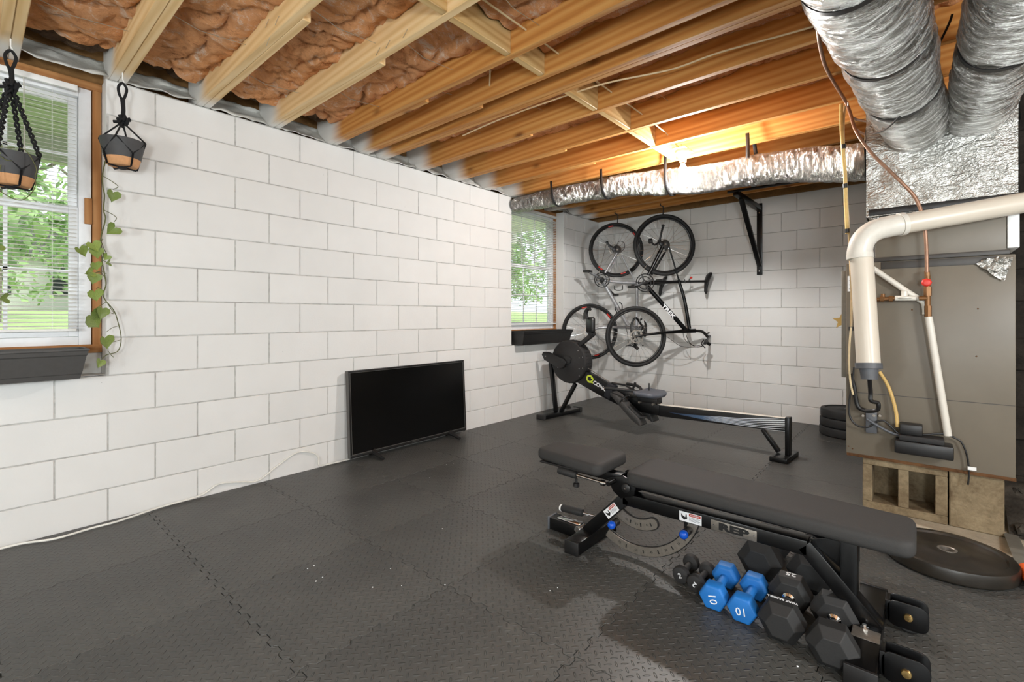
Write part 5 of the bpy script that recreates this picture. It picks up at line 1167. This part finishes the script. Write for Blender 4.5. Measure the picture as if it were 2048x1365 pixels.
# crumpled foil tape
mb = MB(); vs = []; fs = []
for j in range(9):
    for i in range(9):
        q = mnoise.noise(Vector((i*.9, j*.8, 2))); vs.append(Vector((FX0-.010-abs(q)*.03, -.255-i*.0125+j*.004, 1.395-.012*j*(i/8+.3)+q*.008)))
for j in range(8):
    for i in range(8): k = j*9+i; fs.append((k, k+1, k+10, k+9))
mb.add(vs, fs); mb.build('foil_tape', M['foil_flat'], t, ang=20)
# plenum in foil wrap: a box with a slightly lumpy skin
bm_ = MB(); nx, nz, nyy = 10, 26, 30; x0, x1, y0, y1, z0, z1 = FX0-.004, 3.96, -.372, .226, 1.665, 2.262
def skin(p, n):
    q = mnoise.fractal(Vector(p)*7, 1, 2, 4)*.012+abs(mnoise.noise(Vector(p)*15))*.006; return Vector(p)+Vector(n)*q
for face in range(3):
    if face == 0: G0 = [[skin((x0, y0+(y1-y0)*i/nyy, z0+(z1-z0)*j/nz+.03*((y1-(y0+(y1-y0)*i/nyy))*(1-j/nz))), (-1, 0, 0)) for i in range(nyy+1)] for j in range(nz+1)]
    elif face == 1: G0 = [[skin((x0+(x1-x0)*i/nyy, y1, z0+(z1-z0)*j/nz), (0, 1, 0)) for i in range(nyy+1)] for j in range(nz+1)]
    else: G0 = [[skin((x0+(x1-x0)*i/nyy, y0, z0+.018+(z1-z0-.018)*j/nz), (0, -1, 0)) for i in range(nyy+1)] for j in range(nz+1)]
    for edge_fix in (0,):
        for j in range(nz+1):
            for ii, cx_ in ((0, None), (nyy, None)): pass
    b0 = len(bm_.v); bm_.v += [p for r in G0 for p in r]
    for j in range(nz):
        for i in range(nyy): a = b0+j*(nyy+1)+i; bm_.f.append((a, a+1, a+nyy+2, a+nyy+1)); bm_.mi.append(0)
bm_.box((x0+.006, y0+.006, z0+.004), (x1, y1-.006, z1+.01))
bm_.build('plenum', M['foil_flat'], t, ang=60)
mb = MB(); mb.box((FX0-.012, -.375, 1.672), (FX0-.003, .215, 1.708)); mb.build('black_tape', M['black'], t, .004)
mb = MB(); mb.box((FX0+.002, -.350, 1.6555), (3.9, .205, 1.6645)); mb.build('plenum_collar', M['foil_flat'], t, .002)
# side box, label, screws
mb = MB(); mb.box((3.46, .3235, .73), (3.74, .352, 1.375)); mb.build('side_box', M['panel'], t, .003)
mb = MB(); mb.box((FX0-.0012, .268, 1.245), (FX0-.0003, .314, 1.335)); lb = mb.build('paper_label', M['whitel'], t, smooth=False)
for k in range(6): mb = MB(); mb.box((FX0-.0016, .274, 1.258+k*.012), (FX0-.0012, .308-.005*(k % 2), 1.2605+k*.012)); mb.build('print_line', M['grey'], lb, smooth=False)
for u, v in ((1956, 618), (1953, 713), (1824, 620), (1697, 893), (1705, 898)):
    p = atX(u, v, FX0-.0005); mb = MB(); mb.lathe([(.004, 0), (.003, .003)], p, -EX, 8); mb.build('screw', M['rust'], t)
mb = MB(); c = Vector((3.6, .385, 1.09)); mb.prism([(math.cos(PI/2+k*PI/5)*(.055 if k % 2 == 0 else .024), math.sin(PI/2+k*PI/5)*(.055 if k % 2 == 0 else .024)) for k in range(10)], c+Vector((-.02, -.025, -.02)), EY, EZ, EX, .01); tag(mb.build('star_ornament', M['gold']), 'gold star ornament peeking out behind the grey box beside the furnace', 'ornament')
# concrete blocks of the pedestal
def cmu(name, label, x0, x1, y0, y1, z0, z1, holes):
    mb = MB(); zt_, zb_ = z1-.040, z0+.045
    mb.box((x0, y0, z0), (x1, y1, zb_)); mb.box((x0, y0, zt_), (x1, y1, z1))
    ys = [y0]
    for a, b in holes: ys += [a, b]
    ys.append(y1)
    for i in range(0, len(ys), 2): mb.box((x0, ys[i], zb_), (x1, ys[i+1], zt_))
    bm = bmesh.new(); o = mb.build(name, M['cmu'], None, .004, seg=1, smooth=False); bm.free()
    return tag(o, label, 'concrete block', 'raw concrete blocks under the furnace')
cmu('concrete_block', 'raw concrete block with two open cores under the furnace, left', 3.40, 3.59, -.118, .245, -.0115, .283, [(-.068, .040), (.086, .200)])
mb = MB(); vv = [(3.40,-.330),(3.80,-.330),(3.80,-.125),(3.40,-.125)]
mb.box((3.40, -.328, -.0115), (3.80, -.124, .283)); mb.build
o = mb.build('concrete_block', M['cmu'], None, .005, seg=1, smooth=False); tag(o, 'raw concrete block turned end-on under the right side of the furnace', 'concrete block', 'raw concrete blocks under the furnace')
for yy in (.055,):
    mb = MB(); mb.box((3.64, -.115, -.0115), (3.84, .245, .283)); o = mb.build('concrete_block', M['cmu'], None, .005, seg=1, smooth=False); tag(o, 'solid-looking rear concrete block seen dimly through the open cores', 'concrete block', 'raw concrete blocks under the furnace')
# rubble by the wall
rnd = random.Random(4); rb = thing('rubble_heap', 'dark heap of stones and dirt beside the furnace blocks', 'rubble', (3.62, -.52, 0))
vs = []; fs = []; n = 16
for j in range(n+1):
    for i in range(n+1):
        x = 3.42+.52*i/n; y = -.92+.57*j/n; e = min(i/4, 1)*min((n-i)/2+.3, 1)
        vs.append(Vector((x, y, -.012+.20*e*(i/n)**.8+.03*mnoise.noise(Vector((x*14, y*14, 1))))))
for j in range(n):
    for i in range(n): k = j*(n+1)+i; fs.append((k, k+1, k+n+2, k+n+1))
mb = MB(); mb.add(vs, fs); mb.build('soil', M['soil'], rb, ang=70)
for k in range(16):
    x = 3.46+.44*rnd.random(); y = -.86+.48*rnd.random(); s = rnd.uniform(.02, .045); z = .16*((x-3.42)/.52)+.01
    mb = MB(); mb.lathe([(s*.3, -s*.6), (s*.9, -s*.4), (s, .1*s), (s*.6, s*.6), (s*.1, s*.7)], (x, y, z), (rnd.uniform(-.6,.6), rnd.uniform(-.6,.6), 1), 6)
    mb.v = [p+Vector((rnd.uniform(-1,1), rnd.uniform(-1,1), rnd.uniform(-1,1)))*s*.22 for p in mb.v]; mb.build('stone', M['soil'], rb, smooth=False)

# ================================================================== PVC DRAIN, TRAP, PUMP AND LINES IN FRONT OF THE FURNACE
t = thing('drain_pipe', 'thick cream plastic pipe bending down in front of the furnace', 'pipe', tuple(at(1738, 728, 2.40)))
top = at(1722, 500, 2.47); bot = at(1737, 729, 2.40); R = .0505
ctr = [at(2140, 392, 2.21), at(2048, 405.5, 2.27), at(1900, 432, 2.36), at(1793, 451, 2.44)]
ctr.insert(0, ctr[0]+(ctr[0]-ctr[1]).normalized()*1.6)
mb = MB(); mb.tube(ctr, R, 32); mb.build('pipe_run', M['pvc'], t)
mb = MB(); mb.tube([top+(top-bot).normalized()*-.002, bot], R, 32); pv = mb.build('pipe_drop', M['pvc'], t)
el = spl([at(1806, 448.5, 2.43), at(1780, 453, 2.445), at(1748, 462, 2.455), at(1727, 480, 2.462), at(1719, 503, 2.468), at(1720, 516, 2.466)], 6)
mb = MB(); mb.tube(el, R+.0045, 32); mb.build('elbow', M['pvcw'], t)
for a, b in ((at(1808, 448, 2.429), at(1798, 449.8, 2.434)), (at(1720, 518, 2.466), at(1719.4, 508, 2.468))): mb = MB(); mb.tube([a, b], R+.008, 32); mb.build('elbow_collar', M['pvcw'], t)
rnd = random.Random(8); ax = (bot-top).normalized(); sidev = (RT*.78-FW*.62); sidev = (sidev-ax*sidev.dot(ax)).normalized()
mb = MB()
for k in range(46):
    f = .10+.84*k/46+rnd.uniform(0, .008)
    if rnd.random() < .22: continue
    p = top.lerp(bot, f)+sidev*(R+.0002)+ax.cross(sidev)*rnd.uniform(-.003, .003); mb.beam(p, p+ax*rnd.uniform(.002, .006), .0022, .0008, sidev)
mb.build('faded_print', M['grey'], pv, smooth=False)
c1 = bot+ax*.078
mb = MB(); mb.tube([bot-ax*.006, bot+ax*.022], R+.007, 32); mb.tube([bot+ax*.022, c1], [.040, .035], 28); mb.build('rubber_coupling', M['grey_rubber'], t)
mb = MB(); mb.tube(spl([c1-ax*.004, at(1741, 785, 2.42), at(1741, 800, 2.42), at(1746, 804, 2.42), at(1755, 806, 2.42), at(1757, 812, 2.42), at(1755, 820, 2.43), at(1745, 823, 2.45), at(1732, 823, 2.50)], 5), .010, 12); mb.build('trap_hose', M['black'], t)
t = thing('float_switch', 'dark grey float switch box with wing screws on the furnace front', 'switch', tuple(atX(1742, 843, FX0-.02)))
mb = MB(); mb.box(atX(1731, 866, FX0-.035), atX(1755, 822, FX0-.0005)); mb.build('switch_body', M['grey_rubber'], t, .006)
for u in (1726, 1748, 1760): mb = MB(); p = atX(u, 832, FX0-.04); mb.lathe([(.007, 0), (.007, .02)], p, EX, 10); mb.build('wing_screw', M['steel'], t)
t = thing('condensate_pump', 'small black condensate pump box hanging low on the furnace front', 'pump', tuple(atX(1848, 900, FX0-.05)))
a = atX(1789, 899, FX0-.11); b = atX(1908, 881, FX0-.11)
mb = MB(); mb.box((FX0-.11, a.y, .362), (FX0-.001, b.y, .432)); mb.build('tank', M['black'], t, .008)
mb = MB(); mb.box((FX0-.105, a.y-.018, .4325), (FX0-.004, b.y+.035, .462)); mb.build('lid', M['blackmat'], t, .006)
mb = MB(); mb.box((FX0-.09, a.y-.020, .4625), (FX0-.01, a.y-.115, .520)); mb.build('motor_cover', M['black'], t, .008)
# white drain pipes, copper line and valve group
t = thing('white_drain_pipe', 'slim white plastic pipe slanting down the furnace front to the pump', 'pipe', tuple(atX(1857, 640, FX0-.05)))
mb = MB(); mb.tube([atX(1857, 634, FX0-.055), atX(1896, 872, FX0-.045)], .0165, 18); mb.build('down_pipe', M['pvcw'], t)
mb = MB(); mb.tube([atX(1738, 532, FX0-.05), atX(1815, 584, FX0-.035), atX(1840, 600, FX0-.03)], .0145, 16); mb.tube(spl([atX(1838, 599, FX0-.03), atX(1848, 606, FX0-.032), atX(1851, 618, FX0-.035), atX(1851, 630, FX0-.04)], 4), .0150, 16); mb.build('slant_pipe', M['pvcw'], t)
t = thing('gas_line', 'copper line running from the joists down to a red-handled valve', 'pipe', tuple(atX(1855, 600, FX0-.05)))
cp = [atZ(1600, -60, 2.365), atZ(1628, 0, 2.365), atZ(1636, 60, 2.365), atZ(1640, 90, 2.365), atZ(1650, 130, 2.365), atZ(1668, 165, 2.365), at(1690, 201, 2.72), at(1700, 225, 2.68), at(1712, 262, 2.62), at(1740, 303, 2.56), at(1775, 338, 2.50), at(1806, 368, 2.46), at(1832, 398, 2.44), at(1846, 436, 2.43), at(1852, 480, 2.43), at(1854, 545, 2.43)]
mb = MB(); mb.tube(spl(cp, 6), .0085, 12); mb.build('copper_tube', M['copper'], t)
vx = FX0-.055
def V_(u, v): return atX(u, v, vx)
mb = MB(); mb.tube([V_(1854, 542), V_(1855, 552)], .012, 6); mb.tube([V_(1855, 552), V_(1856, 636)], .0125, 12); mb.tube([V_(1855.5, 574), V_(1855.5, 592)], .017, 6); mb.tube([V_(1856, 612), V_(1856, 634)], .015, 8); mb.tube([V_(1856, 597), V_(1838, 597)], .013, 10); mb.build('brass_fittings', M['brass'], t)
mb = MB(); p = V_(1853, 566); mb.lathe([(.008, 0), (.020, .004), (.023, .014), (.016, .022)], p+Vector((-.010, 0, 0)), -EX, 8); mb.box(p+Vector((-.026, -.014, -.012)), p+Vector((-.012, .018, .018))); mb.build('valve_handle', M['red'], t, .003, label='bright red valve handle')
mb = MB(); mb.tube([V_(1832, 597), V_(1790, 597)], .014, 14); mb.lathe([(.030, -.006), (.034, -.002), (.034, .004), (.030, .008)], V_(1810, 596), EZ, 22); mb.lathe([(.014, 0), (.014, .028), (.010, .030)], V_(1809, 593), EZ, 14); mb.build('regulator', M['pvcw'], t)
mb = MB(); mb.tube([V_(1790, 597), V_(1745, 600)], .011, 12); mb.tube([V_(1786, 598), V_(1778, 598)], .017, 6); mb.tube([V_(1768, 598), V_(1760, 598)], .017, 6); mb.tube([V_(1766, 598), V_(1766, 588)], .010, 10); mb.build('brass_fittings', M['brass'], t)
mb = MB(); mb.tube(spl([at(1703, 235, 2.67), at(1716, 240, 2.75), at(1735, 243, 2.80), at(1748, 247, 2.82)], 4), .007, 8); mb.tube(spl([at(1706, 250, 2.66), at(1716, 262, 2.75), at(1738, 273, 2.8)], 4), .006, 8); mb.build('branch_tube', M['copper'], t)
mb = MB(); c = at(1696, 208, 2.70); mb.tube([c+EX*.014*math.cos(k)+EZ*.014*math.sin(k)*.6 for k in [i*.7 for i in range(9)]], .003, 6); mb.build('wire_tie', M['white'], t)
# tan low-voltage tubing by the furnace's left edge
t = thing('tubing_bundle', 'tan tubing bundle hanging from the joists beside the furnace', 'tubing', tuple(at(1690, 300, 2.72)))
A1 = [(1683,208),(1683,255),(1686,305),(1690,355),(1691,400),(1693,440),(1694,468)]; A2 = [(1690,212),(1687,250),(1688,300),(1692,350),(1694,400),(1697,450),(1699,492),(1701,540),(1703,585),(1703,620),(1702,655)]
mb = MB(); mb.tube(spl([at(u, v, 2.80) for u, v in A1], 4), .0095, 10); mb.build('tan_tube', M['yellow'], t)
mb = MB(); mb.tube(spl([at(u, v, 2.80 if v < 500 else 2.72) for u, v in A2], 4), .006, 8); mb.build('tan_tube', M['tan'], t)
mb = MB(); mb.tube(spl([at(u, v, 2.69) for u, v in ((1702,655),(1699,690),(1698,730),(1701,765),(1706,790))], 4), .005, 8); mb.build('pale_wire', M['cable'], t)
for u, v in ((1687, 293), (1690, 372), (1694, 462), (1702, 658)):
    mb = MB(); mb.tube([at(u, v-4, 2.79 if v < 500 else 2.70), at(u+.5, v+4, 2.79 if v < 500 else 2.70)], .0125, 10); mb.build('black_tie', M['black'], t)
mb = MB(); mb.tube(spl([atX(1759, 744, FX0-.02), atX(1775, 770, FX0-.03), atX(1786, 800, FX0-.04), atX(1793, 830, FX0-.05), atX(1795, 855, FX0-.06)], 5), .0085, 10); tag(mb.build('drain_hose', M['yellow']), 'yellowish hose curving down into the condensate pump', 'hose')
mb = MB(); mb.tube(spl([atX(u, v, FX0-.045) for u, v in ((1708,735),(1704,770),(1699,800),(1699,830),(1712,850),(1735,855),(1752,845),(1768,842),(1785,856),(1800,868),(1840,870),(1885,868),(1910,876))], 5), .005, 8); tag(mb.build('power_lead', M['black']), 'black lead looping over the furnace front to the pump', 'cable', 'leads on the furnace front')
mb = MB(); mb.tube(spl([atX(u, v, FX0-.03) for u, v in ((1700,748),(1708,775),(1712,800),(1718,816),(1732,822))], 5), .012, 10); tag(mb.build('drain_hose', M['black']), 'thick black hose bending to the grey switch box', 'hose')
mb = MB(); mb.tube(spl([atX(u, v, FX0-.05) for u, v in ((1733,838),(1752,850),(1778,864),(1800,872))], 5), .007, 8); tag(mb.build('power_lead', M['grey']), 'grey lead from the switch box to the pump', 'cable', 'leads on the furnace front')
mb = MB(); mb.tube(spl([atX(u, v, FX0-.03) for u, v in ((1908,876),(1922,884),(1932,905),(1937,930),(1938,950),(1936,970))], 5), .004, 8); tag(mb.build('power_lead', M['black']), 'thin dark lead hanging from the pump over the concrete block', 'cable', 'leads on the furnace front')
p = atX(1943, 938, FX0-.035); mb = MB(); mb.box(p-Vector((.001, .018, .008)), p+Vector((.003, .014, .009))); tag(mb.build('cord_tag', M['white'], smooth=False), 'small white tag on the thin lead at the furnace foot', 'tag')
mb = MB(); mb.tube(spl([at(u, v, tt) for u, v, tt in ((1905,28,1.93),(1895,54,1.95),(1862,120,2.0),(1848,157,2.03),(1813,215,2.12),(1780,252,2.25),(1755,265,2.42),(1738,269,2.62))], 6), .0045, 8); tag(mb.build('control_cable', M['black']), 'thin black cable hanging across the left big foil duct', 'cable')
# scraper at the right edge of the floor
t = thing('hand_scraper', 'hand tool with rounded grey blade and bright orange handle at the right edge', 'tool', tuple(atZ(2045, 1130, .02)))
q0 = atZ(2022, 1070, .006); q1 = atZ(2052, 1140, .030); d = (q1-q0).normalized(); sv = d.cross(EZ).normalized()
mb = MB(); mb.prism([(-.026, .02), (-.022, .006), (-.012, 0), (.012, 0), (.022, .006), (.026, .02), (.026, (q1-q0).length), (-.026, (q1-q0).length)], q0, sv, d, sv.cross(d), .003); mb.build('blade', M['scraper'], t, smooth=False)
mb = MB(); mb.tube([q1-d*.002, q1+d*.03, q1+d*.10, q1+d*.16], [.026, .028, .022, .020], 14); mb.build('grip', M['orange'], t)

for o in bpy.data.objects:
    if '_o' in o: del o['_o']
